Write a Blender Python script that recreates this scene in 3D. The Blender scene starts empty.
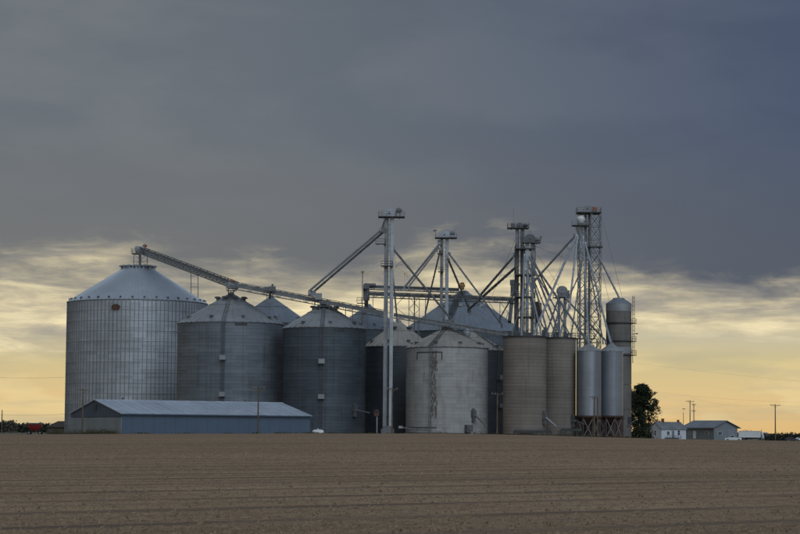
import bpy, math, random
import numpy as np
from mathutils import Vector, Matrix, noise
random.seed(7)
R_ = math.radians
S = bpy.context.scene
COL = S.collection

# ------------------------------------------------------------------ camera
F = 2200.0                    # focal length in pixels of an 800 px wide frame
K = F / 1900.0                # layout depths below were drawn up for 1900
EYE = 0.9                     # eye height above the yard level (z = 0)
HOR = 433.7
PITCH = math.atan((HOR - 267) / F)
ROLL = R_(0.48)
_r0 = Vector((1, 0, 0)); _f = Vector((0, math.cos(PITCH), math.sin(PITCH))); _u0 = Vector((0, -math.sin(PITCH), math.cos(PITCH)))
RIGHT = _r0 * math.cos(ROLL) + _u0 * math.sin(ROLL)
UP = _u0 * math.cos(ROLL) - _r0 * math.sin(ROLL)
cam = bpy.data.cameras.new('Camera'); camo = bpy.data.objects.new('Camera', cam); COL.objects.link(camo)
m = Matrix((RIGHT, UP, -_f)).transposed().to_4x4(); m.translation = (0, 0, EYE)
camo.matrix_world = m
cam.sensor_width = 36; cam.lens = 36 * F / 800; cam.clip_start = 0.5; cam.clip_end = 60000
S.camera = camo

# ------------------------------------------------------------------ world
W = bpy.data.worlds.new('World'); S.world = W; W.use_nodes = True
nt = W.node_tree; nt.nodes.clear()
def N(tree, typ, **kw):
    n = tree.nodes.new(typ)
    for k, v in kw.items(): setattr(n, k, v)
    return n
def put(tree, sock, v):
    if isinstance(v, bpy.types.NodeSocket): tree.links.new(v, sock)
    elif v is not None: sock.default_value = v
def MATH(tree, op, a, b=None, c=None, clamp=False):
    n = N(tree, 'ShaderNodeMath', operation=op, use_clamp=clamp)
    put(tree, n.inputs[0], a); put(tree, n.inputs[1], b); put(tree, n.inputs[2], c)
    return n.outputs[0]
def SSTEP(tree, v, a, b, lo=0.0, hi=1.0):
    n = N(tree, 'ShaderNodeMapRange', interpolation_type='SMOOTHSTEP')
    put(tree, n.inputs['Value'], v); put(tree, n.inputs['From Min'], a); put(tree, n.inputs['From Max'], b)
    n.inputs['To Min'].default_value = lo; n.inputs['To Max'].default_value = hi
    return n.outputs[0]
def MIX(tree, f, a, b, mode='MIX'):
    n = N(tree, 'ShaderNodeMix', data_type='RGBA', blend_type=mode)
    put(tree, n.inputs[0], f)
    for s, v in ((n.inputs[6], a), (n.inputs[7], b)):
        put(tree, s, v if isinstance(v, bpy.types.NodeSocket) else (*v, 1))
    return n.outputs[2]
def NOISE(tree, vec, scale, detail=4, rough=0.55, dist=0.0):
    n = N(tree, 'ShaderNodeTexNoise'); put(tree, n.inputs['Vector'], vec)
    n.inputs['Scale'].default_value = scale; n.inputs['Detail'].default_value = detail
    n.inputs['Roughness'].default_value = rough; n.inputs['Distortion'].default_value = dist
    return n.outputs['Fac']
def VMUL(tree, vec, s):
    n = N(tree, 'ShaderNodeVectorMath', operation='MULTIPLY'); put(tree, n.inputs[0], vec); n.inputs[1].default_value = s
    return n.outputs[0]
def RAMP(tree, f, stops):
    n = N(tree, 'ShaderNodeValToRGB'); put(tree, n.inputs[0], f); cr = n.color_ramp
    while len(cr.elements) < len(stops): cr.elements.new(0.5)
    for e, (p, c) in zip(cr.elements, stops): e.position = p; e.color = (*c, 1)
    return n.outputs[0]

SUN_EL, SUN_AZ = R_(36), R_(158)      # azimuth clockwise from +Y: behind the camera, to its right
d = N(nt, 'ShaderNodeTexCoord').outputs['Generated']
sep = N(nt, 'ShaderNodeSeparateXYZ'); put(nt, sep.inputs[0], d)
dx, dy, dz0 = sep.outputs
dz = MATH(nt, 'MULTIPLY', dz0, K)
# clear strip below the cloud deck: warm towards the setting sun ahead, cool on the other side
zz = MATH(nt, 'MULTIPLY', dz, 5.0, clamp=True)            # 0..1 for sin(el) 0..0.2
warm = RAMP(nt, zz, [(0.0, (.72, .47, .195)), (.10, (.73, .53, .25)), (.19, (.61, .51, .265)), (.26, (.54, .49, .34)), (.32, (.72, .61, .36)), (.5, (.64, .57, .38))])
cool = RAMP(nt, zz, [(0.0, (.34, .37, .42)), (.5, (.38, .43, .52))])
clear = MIX(nt, SSTEP(nt, dy, -0.2, 0.75), cool, warm)
# soft low cumulus in the strip
v1 = VMUL(nt, d, (20, 20, 62))
n1 = NOISE(nt, v1, 1.0, 6, .5, .3)
lowband = MATH(nt, 'MULTIPLY', SSTEP(nt, n1, .46, .58), SSTEP(nt, dz, .052, .026))
clear = MIX(nt, MATH(nt, 'MULTIPLY', lowband, .7), clear, (.80, .62, .31))
v1b = VMUL(nt, d, (10, 10, 90))
n1b = NOISE(nt, v1b, 1.0, 5, .55)
clear = MIX(nt, MATH(nt, 'MULTIPLY', SSTEP(nt, n1b, .46, .66), .5), clear, (.46, .405, .27))
# streaked altocumulus under the deck
v2 = VMUL(nt, d, (13, 13, 95))
n2 = NOISE(nt, v2, 1.0, 7, .58, .7)
v2b = VMUL(nt, d, (42, 42, 240))
n2b = NOISE(nt, v2b, 1.0, 6, .6, .4)
nn = MATH(nt, 'ADD', MATH(nt, 'MULTIPLY', n2, .66), MATH(nt, 'MULTIPLY', n2b, .34))
streak = RAMP(nt, nn, [(.37, (.29, .27, .245)), (.46, (.46, .41, .31)), (.53, (.64, .55, .36)), (.64, (.90, .77, .48))])
streak = MIX(nt, SSTEP(nt, dy, -0.2, 0.75), MIX(nt, .5, (.30, .33, .38), streak), streak)
edge1 = MATH(nt, 'ADD', dz, MATH(nt, 'MULTIPLY_ADD', n2, .03, -.015))
leftness = SSTEP(nt, dx, .10, -.10)
sm = SSTEP(nt, MATH(nt, 'MULTIPLY_ADD', leftness, .012, edge1), .046, .066)
sky = MIX(nt, sm, clear, streak)
# the storm deck
v3 = VMUL(nt, d, (9, 9, 26)); n3 = NOISE(nt, v3, 1.0, 5, .5, .2)
v4 = VMUL(nt, d, (2.6, 2.6, 5)); n4 = NOISE(nt, v4, 1.0, 4, .5)
rightness = SSTEP(nt, MATH(nt, 'MULTIPLY_ADD', n4, .16, MATH(nt, 'SUBTRACT', dx, .08)), -.16, .24)
deck = MIX(nt, rightness, (.148, .164, .182), (.062, .084, .142))
deck = MIX(nt, SSTEP(nt, n3, .40, .62), MIX(nt, 1.0, deck, (.90, .92, .94), 'MULTIPLY'), MIX(nt, 1.0, deck, (1.08, 1.07, 1.05), 'MULTIPLY'))
low = MIX(nt, SSTEP(nt, dz, .175, .09), deck, MIX(nt, rightness, (.160, .163, .167), (.080, .094, .128)))
v5 = VMUL(nt, d, (7, 7, 14)); n5 = NOISE(nt, v5, 1.0, 5, .5, .3)                  # slow swell of the cloud base
v6 = VMUL(nt, d, (30, 30, 120)); n6 = NOISE(nt, v6, 1.0, 6, .6, .5)                 # frayed edge
v7 = VMUL(nt, d, (70, 70, 5)); n7 = NOISE(nt, v7, 1.0, 4, .55)                    # falling rain shafts
dzb = MATH(nt, 'ADD', MATH(nt, 'MULTIPLY_ADD', SSTEP(nt, dx, -.09, -.16), -.010, dz), MATH(nt, 'MULTIPLY_ADD', n7, .005, -.0025))
lift = MATH(nt, 'MULTIPLY', SSTEP(nt, dx, -.035, .03), SSTEP(nt, dx, .125, .065))   # the base lifts ahead
dzb = MATH(nt, 'MULTIPLY_ADD', lift, -.017, dzb)
e2 = MATH(nt, 'ADD', dzb, MATH(nt, 'ADD', MATH(nt, 'MULTIPLY_ADD', n5, .085, -.0425), MATH(nt, 'MULTIPLY_ADD', n6, .040, -.020)))
sky = MIX(nt, SSTEP(nt, e2, .057, .092), sky, low)
nish = N(nt, 'ShaderNodeTexSky', sky_type='NISHITA', sun_disc=False)
nish.sun_elevation = SUN_EL; nish.sun_rotation = SUN_AZ
bgA = N(nt, 'ShaderNodeBackground'); put(nt, bgA.inputs[0], sky); bgA.inputs[1].default_value = 1.0
bgB = N(nt, 'ShaderNodeBackground'); put(nt, bgB.inputs[0], nish.outputs[0]); bgB.inputs[1].default_value = 0.002
ad = N(nt, 'ShaderNodeAddShader'); nt.links.new(bgA.outputs[0], ad.inputs[0]); nt.links.new(bgB.outputs[0], ad.inputs[1])
wo = N(nt, 'ShaderNodeOutputWorld'); nt.links.new(ad.outputs[0], wo.inputs[0])

# ------------------------------------------------------------------ sun, exposure
sl = bpy.data.lights.new('Sun', 'SUN'); sl.energy = 1.15; sl.angle = R_(50); sl.color = (.80, .91, 1.0)
so = bpy.data.objects.new('Sun', sl); COL.objects.link(so)
sd = Vector((math.sin(SUN_AZ) * math.cos(SUN_EL), math.cos(SUN_AZ) * math.cos(SUN_EL), math.sin(SUN_EL)))
so.rotation_euler = sd.to_track_quat('Z', 'Y').to_euler(); so.location = (60, -60, 120)
S.view_settings.view_transform = 'Standard'; S.view_settings.look = 'None'
S.view_settings.exposure = 0; S.view_settings.gamma = 1; S.view_settings.use_curve_mapping = False

# ------------------------------------------------------------------ layout helpers
def P(px, py, Y):
    """point of the place that stands at depth Y (drawn-up units) and at this position of the survey sketch"""
    v = _f + RIGHT * ((px - 400) / F) + UP * ((267 - py) / F)
    s = Y * K / v.y
    return Vector((v.x * s, Y * K, EYE + v.z * s))
def PX(px, Y, py=430): return P(px, py, Y).x
def PZ(py, Y, px=400): return P(px, py, Y).z
def m_per_px(Y): return Y / 1900.0

CREST_T = np.array([-.6, -.195, -.147, -.047, .032, .084, .132, .205, .6])
CREST_Z = np.array([0, .12, .40, .78, 1.04, .72, .33, .09, 0])
def smooth(a, b, v):
    t = np.clip((v - a) / (b - a), 0, 1); return t * t * (3 - 2 * t)
def gz(x, y):
    x = np.asarray(x, float); y = np.asarray(y, float)
    yc = 385 * K
    t = x / yc * (K)               # crest is laid out in metres along the field's far edge
    crest = np.interp(t, CREST_T, CREST_Z)
    field = -1.25 + (crest + 1.25) * np.clip(y / yc, -.2, 1)
    far = np.where(x > 0, -.65, -.30) * smooth(60, 90, np.abs(x + 5 - 20 * (x < 0))) * smooth(392 * K, 470 * K, y)
    far = far - 1.2 * smooth(900, 3000, y)
    k = smooth(yc, 396 * K, y)
    return field * (1 - k) + far * k
def gz1(x, y): return float(gz(x, y))

# ------------------------------------------------------------------ mesh helpers
class MB:
    def __init__(s): s.v = []; s.f = []; s.m = []; s.mi = 0
    def add(s, vs, fs):
        o = len(s.v); s.v += [tuple(q) for q in vs]
        for f in fs: s.f.append(tuple(i + o for i in f)); s.m.append(s.mi)
        return s
    def box(s, c, d, ax=None):
        c = Vector(c); X, Y_, Z = ax if ax else (Vector((1, 0, 0)), Vector((0, 1, 0)), Vector((0, 0, 1)))
        h = [q * .5 for q in d]; vs = []
        for k in (-1, 1):
            for j in (-1, 1):
                for i in (-1, 1): vs.append(c + X * (h[0] * i) + Y_ * (h[1] * j) + Z * (h[2] * k))
        return s.add(vs, [(0, 2, 3, 1), (4, 5, 7, 6), (0, 1, 5, 4), (2, 6, 7, 3), (0, 4, 6, 2), (1, 3, 7, 5)])
    def frame(s, p0, p1, roll=Vector((0, 0, 1))):
        d = (Vector(p1) - Vector(p0)); L = d.length; d = d / L
        if abs(d.dot(roll)) > .98: roll = Vector((0, 1, 0))
        sx = d.cross(roll).normalized(); up = sx.cross(d).normalized()
        return d, sx, up, L
    def beam(s, p0, p1, w, h=None):
        h = h or w
        d, sx, up, L = s.frame(p0, p1)
        return s.box((Vector(p0) + Vector(p1)) / 2, (L, w, h), (d, sx, up))
    def tube(s, p0, p1, r, n=8, r2=None, cap=True):
        r2 = r if r2 is None else r2
        d, sx, up, L = s.frame(p0, p1); vs = []
        for p, rr in ((Vector(p0), r), (Vector(p1), r2)):
            for i in range(n):
                a = 2 * math.pi * i / n; vs.append(p + sx * (math.cos(a) * rr) + up * (math.sin(a) * rr))
        fs = [(i, (i + 1) % n, n + (i + 1) % n, n + i) for i in range(n)]
        if cap: fs += [tuple(range(n))[::-1], tuple(range(n, 2 * n))]
        return s.add(vs, fs)
    def poly(s, pts, r, n=6):
        for a, b in zip(pts[:-1], pts[1:]): s.tube(a, b, r, n)
        return s
    def lathe(s, c, prof, n=48, a0=0, a1=2 * math.pi, closed=True):
        c = Vector(c); full = abs(a1 - a0 - 2 * math.pi) < 1e-6; k = n if full else n + 1; vs = []
        for r, z in prof:
            for i in range(k):
                a = a0 + (a1 - a0) * i / n; vs.append(c + Vector((r * math.cos(a), r * math.sin(a), z)))
        fs = []
        for j in range(len(prof) - 1):
            for i in range(n):
                i2 = (i + 1) % k; fs.append((j * k + i, j * k + i2, (j + 1) * k + i2, (j + 1) * k + i))
        return s.add(vs, fs)
    def prism(s, pts, d):
        """closed outline pts (Vectors) swept by vector d"""
        n = len(pts); d = Vector(d); vs = [Vector(p) for p in pts] + [Vector(p) + d for p in pts]
        return s.add(vs, [tuple(range(n))[::-1], tuple(range(n, 2 * n))] + [(i, (i + 1) % n, n + (i + 1) % n, n + i) for i in range(n)])
    def mesh(s, name, mats, org=(0, 0, 0), sharp=35):
        me = bpy.data.meshes.new(name); o = Vector(org)
        me.from_pydata([(v[0] - o.x, v[1] - o.y, v[2] - o.z) for v in s.v], [], s.f)
        mats = mats if isinstance(mats, (list, tuple)) else [mats]
        for q in mats: me.materials.append(q)
        if len(mats) > 1: me.polygons.foreach_set('material_index', s.m)
        me.polygons.foreach_set('use_smooth', [True] * len(me.polygons))
        me.update(); me.set_sharp_from_angle(angle=R_(sharp))
        return me
    def build(s, name, mat, parent=None, kind=None, sharp=35):
        org = root_of(parent).location if parent else Vector((0, 0, 0))
        ob = bpy.data.objects.new(name, s.mesh(name, mat, org, sharp)); COL.objects.link(ob)
        ob.parent = parent
        if kind: ob['kind'] = kind
        return ob
def root_of(o):
    while o.parent: o = o.parent
    return o
def thing(name, loc, label, cat, group=None):
    o = bpy.data.objects.new(name, None); COL.objects.link(o); o.location = loc; o.empty_display_size = .5
    o['label'] = label; o['category'] = cat
    if group: o['group'] = group
    return o
def part(name, me, parent, loc=(0, 0, 0), rz=0):
    ob = bpy.data.objects.new(name, me); COL.objects.link(ob); ob.parent = parent; ob.location = loc; ob.rotation_euler[2] = rz
    return ob
def tag(o, label, cat, group=None):
    o['label'] = label; o['category'] = cat
    if group: o['group'] = group
    return o

# ------------------------------------------------------------------ materials
def mat(name, col, rough=.6, metal=0.0, var=.18, vscale=1.0, streak=0.0, objvar=0.0, spec=.5, dirt=None, dirtamt=.0, bump=0.0, bscale=20, panel=None):
    M = bpy.data.materials.new(name); M.use_nodes = True; t = M.node_tree; t.nodes.clear()
    out = N(t, 'ShaderNodeOutputMaterial'); b = N(t, 'ShaderNodeBsdfPrincipled'); t.links.new(b.outputs[0], out.inputs[0])
    pos = N(t, 'ShaderNodeNewGeometry').outputs['Position']
    c = None
    n1 = NOISE(t, pos, .35 * vscale, 5, .6)
    lo = tuple(q * (1 - var) for q in col); hi = tuple(min(1, q * (1 + var)) for q in col)
    c = MIX(t, SSTEP(t, n1, .3, .7), lo, hi)
    if streak:
        n2 = NOISE(t, VMUL(t, pos, (1.6, 1.6, .05)), 1.0, 5, .6)
        c = MIX(t, MATH(t, 'MULTIPLY', SSTEP(t, n2, .48, .72), streak), c, tuple(q * .55 for q in col))
        n3 = NOISE(t, VMUL(t, pos, (.05, .05, 1.2)), 1.0, 3, .6)
        c = MIX(t, MATH(t, 'MULTIPLY', SSTEP(t, n3, .45, .7), streak * .7), c, tuple(min(1, q * 1.25) for q in col))
    if panel:
        # sheets of slightly different age: (sheets round, sheet height)
        oc = N(t, 'ShaderNodeTexCoord').outputs['Object']; s3 = N(t, 'ShaderNodeSeparateXYZ'); put(t, s3.inputs[0], oc)
        an = MATH(t, 'ARCTAN2', s3.outputs[1], s3.outputs[0])
        cx = MATH(t, 'FLOOR', MATH(t, 'MULTIPLY', an, panel[0] / 6.2832)); cz = MATH(t, 'FLOOR', MATH(t, 'DIVIDE', s3.outputs[2], panel[1]))
        cb = N(t, 'ShaderNodeCombineXYZ'); put(t, cb.inputs[0], cx); put(t, cb.inputs[1], cz)
        put(t, cb.inputs[2], MATH(t, 'MULTIPLY', N(t, 'ShaderNodeObjectInfo').outputs['Random'], 100))
        wn = N(t, 'ShaderNodeTexWhiteNoise'); put(t, wn.inputs['Vector'], cb.outputs[0])
        hv = N(t, 'ShaderNodeHueSaturation'); put(t, hv.inputs['Color'], c)
        put(t, hv.inputs['Value'], MATH(t, 'MULTIPLY_ADD', wn.outputs[0], panel[2], 1 - panel[2] / 2)); c = hv.outputs[0]
    if objvar:
        hv = N(t, 'ShaderNodeHueSaturation'); put(t, hv.inputs['Color'], c)
        rnd = N(t, 'ShaderNodeObjectInfo').outputs['Random']
        put(t, hv.inputs['Value'], MATH(t, 'MULTIPLY_ADD', rnd, objvar, 1 - objvar / 2)); c = hv.outputs[0]
    if dirt:
        nd = NOISE(t, VMUL(t, pos, (1, 1, .35)), .55, 6, .65)
        c = MIX(t, MATH(t, 'MULTIPLY', SSTEP(t, nd, .5, .68), dirtamt), c, dirt)
    put(t, b.inputs['Base Color'], c)
    nr = NOISE(t, pos, 1.3, 3, .6)
    put(t, b.inputs['Roughness'], MATH(t, 'MULTIPLY_ADD', nr, .25, rough - .12))
    b.inputs['Metallic'].default_value = metal
    b.inputs['Specular IOR Level'].default_value = spec
    if bump:
        bp = N(t, 'ShaderNodeBump'); bp.inputs['Strength'].default_value = bump; bp.inputs['Distance'].default_value = .05
        put(t, bp.inputs['Height'], NOISE(t, pos, bscale, 4, .6)); put(t, b.inputs['Normal'], bp.outputs[0])
    return M
M_ = {
 'galv_big': mat('galvanized_new', (.43, .46, .49), .48, .35, .14, .3, .5, .08, panel=(36, .9, .22)),
 'stiff': mat('stiffener_steel', (.225, .25, .28), .5, .35, .1, .3),
 'galv_bigroof': mat('galvanized_roof_new', (.46, .51, .57), .44, .35, .10, .3),
 'galv_mid': mat('galvanized_weathered', (.165, .19, .215), .55, .25, .14, .3, .8, .12, panel=(26, .9, .22)),
 'galv_dark': mat('galvanized_dull', (.088, .11, .133), .55, .25, .16, .3, .8, .12, panel=(22, .9, .22)),
 'galv_old': mat('galvanized_oldest', (.07, .082, .097), .6, .25, .18, .3, .5, .10, panel=(20, .9, .16)),
 'roof_mid': mat('roof_weathered', (.33, .35, .37), .5, .30, .14, .5, dirt=(.20, .18, .15), dirtamt=.5),
 'roof_tan': mat('roof_dusty', (.36, .34, .31), .6, .15, .14, .5, dirt=(.24, .20, .16), dirtamt=.5),
 'roof_blue': mat('roof_cool', (.24, .275, .32), .5, .30, .14, .5, dirt=(.17, .17, .17), dirtamt=.4),
 'white_bin': mat('painted_white_steel', (.375, .38, .38), .65, .03, .10, .5, .35, .06, dirt=(.20, .19, .175), dirtamt=.42, panel=(22, .9, .18)),
 'tan_stave': mat('tan_stave_concrete', (.215, .195, .172), .85, 0, .14, .4, .5, .10, spec=.25),
 'concrete': mat('slipform_concrete', (.17, .165, .155), .85, 0, .16, .5, .6, 0, spec=.25, dirt=(.10, .09, .08), dirtamt=.5),
 'hopper': mat('smooth_galvanized', (.30, .335, .38), .34, .55, .10, .4, .4, panel=(9, 30, .35)),
 'frame': mat('galvanized_frame', (.30, .32, .34), .5, .35, .15, 1),
 'frame_dark': mat('weathered_frame', (.15, .16, .17), .6, .3, .2, 1),
 'spout': mat('galvanized_spout', (.42, .46, .50), .42, .4, .12, 1),
 'spout_dark': mat('weathered_spout', (.25, .27, .29), .5, .4, .15, 1),
 'black': mat('dark_steel', (.05, .052, .056), .6, .2, .2, 1),
 'rust': mat('rusty_steel', (.085, .052, .042), .85, 0, .35, 1.5, dirt=(.04, .035, .03), dirtamt=.7),
 'orange': mat('orange_guard', (.30, .11, .055), .6, 0, .15, 2),
 'yellow': mat('yellow_lamp', (.38, .24, .06), .6, 0, .12, 2),
 'shed_roof': mat('shed_roof_metal', (.50, .57, .66), .45, .15, .10, .35, objvar=.10, dirt=(.30, .30, .32), dirtamt=.4),
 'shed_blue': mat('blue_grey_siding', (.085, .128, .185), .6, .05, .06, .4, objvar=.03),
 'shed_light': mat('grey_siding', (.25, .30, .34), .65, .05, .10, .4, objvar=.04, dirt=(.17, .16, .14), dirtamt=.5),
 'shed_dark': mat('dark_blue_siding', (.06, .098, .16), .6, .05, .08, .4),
 'white': mat('white_paint', (.76, .78, .80), .5, 0, .05, 1),
 'house_wall': mat('white_clapboard', (.60, .64, .69), .65, 0, .06, 1),
 'shingle': mat('grey_shingle', (.20, .21, .225), .85, 0, .15, 2),
 'shop_wall': mat('grey_shop_siding', (.22, .245, .27), .6, .05, .08, .6),
 'shop_roof': mat('shop_roof_metal', (.26, .29, .33), .5, .2, .1, .6),
 'glass': mat('dark_glass', (.02, .025, .03), .12, 0, .1, 1, spec=.7),
 'red': mat('red_paint', (.36, .035, .03), .5, 0, .2, 1.5, dirt=(.12, .03, .025), dirtamt=.5),
 'redtrim': mat('red_trim', (.42, .09, .05), .6, 0, .1, 1),
 'tyre': mat('tyre_rubber', (.02, .02, .02), .9, 0, .2, 3),
 'wood': mat('weathered_pole_wood', (.13, .10, .075), .9, 0, .25, 2),
 'wire': mat('cable', (.10, .09, .08), .7, 0, .1, 1),
 'brick': mat('chimney_brick', (.16, .075, .055), .9, 0, .25, 4),
 'green': mat('green_machine', (.05, .07, .06), .6, .1, .2, 1),
 'slab': mat('pad_concrete', (.30, .29, .27), .9, 0, .15, .5),
 'bark': mat('bark', (.06, .048, .04), .95, 0, .3, 3),
 'badge': mat('brown_badge', (.13, .05, .028), .5, 0, .2, 3),
 'plate': mat('name_plate', (.05, .055, .06), .5, .1, .2, 3),
 'dark_roof': mat('far_roof', (.075, .065, .06), .8, 0, .2, .5),
}
def leaf_mat(name, a, b):
    M = bpy.data.materials.new(name); M.use_nodes = True; t = M.node_tree; bs = t.nodes['Principled BSDF']
    g = N(t, 'ShaderNodeNewGeometry'); c = MIX(t, g.outputs['Random Per Island'], a, b)
    put(t, bs.inputs['Base Color'], c); bs.inputs['Roughness'].default_value = .65
    tr = N(t, 'ShaderNodeBsdfTranslucent'); put(t, tr.inputs[0], c)
    mx = N(t, 'ShaderNodeMixShader'); mx.inputs[0].default_value = .25
    t.links.new(bs.outputs[0], mx.inputs[1]); t.links.new(tr.outputs[0], mx.inputs[2])
    t.links.new(mx.outputs[0], t.nodes['Material Output'].inputs[0])
    return M
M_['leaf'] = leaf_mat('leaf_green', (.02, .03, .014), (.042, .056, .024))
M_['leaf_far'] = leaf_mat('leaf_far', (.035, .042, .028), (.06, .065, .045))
M_['leaf_grey'] = leaf_mat('leaf_grey', (.11, .095, .075), (.17, .15, .12))
M_['weed'] = leaf_mat('weed', (.06, .065, .03), (.13, .12, .06))
M_['straw'] = leaf_mat('straw', (.26, .19, .12), (.46, .345, .215))
M_['clod'] = leaf_mat('clod', (.15, .11, .076), (.42, .31, .205))

# ------------------------------------------------------------------ ground: one sheet to the horizon, laid along the furrows
PHI = R_(40)
CU = Vector((math.cos(PHI), math.sin(PHI))); CV = Vector((-math.sin(PHI), math.cos(PHI)))
def spaced(a, b, fine, lo, hi, grow=1.18):
    vals = list(np.arange(a, b, fine)); st = fine; x = vals[-1]
    while x < hi: st *= grow; x += st; vals.append(x)
    st = fine; x = a; pre = []
    while x > lo: st *= grow; x -= st; pre.append(x)
    return np.array(pre[::-1] + vals)
us = spaced(-10, 160, 1.6, -26000, 26000, 1.13)
vs_ = spaced(24, 170, .19, -26000, 26000, 1.05)
U, V = np.meshgrid(us, vs_)
GX = U * CU.x + V * CV.x; GY = U * CU.y + V * CV.y
GZ = gz(GX, GY)
near = smooth(230, 150, V) * smooth(10, 24, V)
rnd = np.random.default_rng(3)
wob = np.interp(U, np.linspace(-60, 300, 90), np.cumsum(rnd.normal(0, .05, 90)))
rows_ = np.cos((V + wob) / .76 * 2 * math.pi) * .010
trk = np.exp(-(((V + wob * 1.4) % 6.1) - 3.0) ** 2 / .10) * -.02
GZ = GZ + near * (rows_ + trk + rnd.normal(0, .003, V.shape))
nv, nu = U.shape
idx = np.arange(nv * nu).reshape(nv, nu)
q = np.stack([idx[:-1, :-1], idx[:-1, 1:], idx[1:, 1:], idx[1:, :-1]], -1).reshape(-1, 4)
gm = bpy.data.meshes.new('field'); gm.from_pydata(np.stack([GX, GY, GZ], -1).reshape(-1, 3).tolist(), [], q.tolist())
gm.polygons.foreach_set('use_smooth', [True] * len(gm.polygons)); gm.update()
SM = bpy.data.materials.new('tilled_field'); SM.use_nodes = True; t = SM.node_tree; b = t.nodes['Principled BSDF']
pos = N(t, 'ShaderNodeNewGeometry').outputs['Position']
rot = N(t, 'ShaderNodeVectorRotate', rotation_type='Z_AXIS'); put(t, rot.inputs['Vector'], pos); rot.inputs['Angle'].default_value = -PHI
rp = rot.outputs[0]; s3 = N(t, 'ShaderNodeSeparateXYZ'); put(t, s3.inputs[0], rp)
sp = N(t, 'ShaderNodeSeparateXYZ'); put(t, sp.inputs[0], pos)
c = MIX(t, SSTEP(t, NOISE(t, pos, .05, 4, .6), .35, .65), (.41, .275, .17), (.48, .335, .212))
wv = MATH(t, 'MULTIPLY_ADD', NOISE(t, VMUL(t, rp, (.03, .0, 0)), 1.0, 3), 2.2, s3.outputs[1])      # the rows wander a little
def rowmask(per, off, w0, w1):
    fr = MATH(t, 'FRACT', MATH(t, 'DIVIDE', MATH(t, 'ADD', wv, off), per))
    return SSTEP(t, MATH(t, 'ABSOLUTE', MATH(t, 'SUBTRACT', fr, .5)), w0 / per, w1 / per)
band = NOISE(t, VMUL(t, rp, (.02, .45, 0)), 1.0, 4, .6)                # passes of the implement
c = MIX(t, MATH(t, 'MULTIPLY', SSTEP(t, band, .48, .66), .5), c, (.26, .18, .12))
band2 = NOISE(t, VMUL(t, rp, (.012, .16, 0)), 1.0, 5, .65)
c = MIX(t, MATH(t, 'MULTIPLY', SSTEP(t, band2, .48, .64), .5), c, (.43, .305, .195))
band3 = NOISE(t, VMUL(t, rp, (.004, .045, 0)), 1.0, 6, .7)
c = MIX(t, MATH(t, 'MULTIPLY', SSTEP(t, band3, .46, .62), .55), c, (.245, .17, .116))
band4 = NOISE(t, VMUL(t, rp, (.006, .09, 0)), 1.0, 6, .75)
c = MIX(t, MATH(t, 'MULTIPLY', SSTEP(t, band4, .52, .66), .5), c, (.44, .315, .20))
patchy = SSTEP(t, NOISE(t, VMUL(t, rp, (.06, .3, 0)), 1.0, 4, .6), .30, .62)
c = MIX(t, MATH(t, 'MULTIPLY', MATH(t, 'MULTIPLY', rowmask(6.1, 0, 1.0, .3), patchy), .8), c, (.13, .097, .076))
c = MIX(t, MATH(t, 'MULTIPLY', rowmask(3.05, 1.1, .55, .15), .35), c, (.19, .142, .11))
gr = NOISE(t, VMUL(t, rp, (.02, .06, 0)), 1.0, 5, .6)
c = MIX(t, MATH(t, 'MULTIPLY', SSTEP(t, gr, .56, .70), .35), c, (.215, .19, .135))
cl = NOISE(t, pos, 3.5, 6, .7)
c = MIX(t, MATH(t, 'MULTIPLY', SSTEP(t, cl, .48, .62), .6), c, (.18, .126, .086))
cl3 = NOISE(t, pos, 1.1, 6, .75)
c = MIX(t, MATH(t, 'MULTIPLY', SSTEP(t, cl3, .52, .66), .45), c, (.15, .108, .072))
cl2 = NOISE(t, pos, 13, 4, .75)
c = MIX(t, MATH(t, 'MULTIPLY', SSTEP(t, cl2, .56, .70), .5), c, (.50, .37, .235))
# beyond the yard: grass and paler fields
farf = SSTEP(t, sp.outputs[1], 480 * K, 520 * K)
fc = MIX(t, SSTEP(t, NOISE(t, VMUL(t, pos, (.004, .012, 0)), 1.0, 3), .45, .55), (.16, .15, .10), (.27, .24, .18))
c = MIX(t, farf, c, fc)
put(t, b.inputs['Base Color'], c); b.inputs['Roughness'].default_value = .95; b.inputs['Specular IOR Level'].default_value = .15
bp = N(t, 'ShaderNodeBump'); bp.inputs['Strength'].default_value = .8; bp.inputs['Distance'].default_value = .06
put(t, bp.inputs['Height'], NOISE(t, pos, 5, 5, .7)); put(t, b.inputs['Normal'], bp.outputs[0])
gm.materials.append(SM)
go = bpy.data.objects.new('ground', gm); COL.objects.link(go); go['kind'] = 'structure'; go['label'] = 'wide bare brown tilled field with faint furrows'

def scatter(name, n, mats, maker, label, ymin=40, ymax=330, bias=2.0):
    mb = MB()
    for i in range(n):
        y = ymin + (ymax - ymin) * random.random() ** bias
        x = (random.random() * 2 - 1) * (y * .2 + 2)
        if abs(((-x * math.sin(PHI) + y * math.cos(PHI) + 1.1) / 6.1) % 1 - .5) < .16 and random.random() < .85: continue
        maker(mb, x, y)
    o = mb.build(name, mats, None, 'stuff', 60); o['label'] = label
    return o
def local_z(x, y): return gz1(x, y)
XS = np.array([0.0])
def clod(mb, x, y):
    r = random.uniform(.016, .062) * (1 + .6 * (random.random() < .1)); z = gz1(x, y)
    a = random.random() * 6.28; vs = []
    for k in range(4):
        aa = a + k * 1.57 + random.uniform(-.4, .4); vs.append((x + math.cos(aa) * r * random.uniform(.8, 1.3), y + math.sin(aa) * r, z - .03))
    vs.append((x + random.uniform(-.3, .3) * r, y, z + r * random.uniform(.5, 1.1)))
    mb.add(vs, [(0, 1, 4), (1, 2, 4), (2, 3, 4), (3, 0, 4)])
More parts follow.
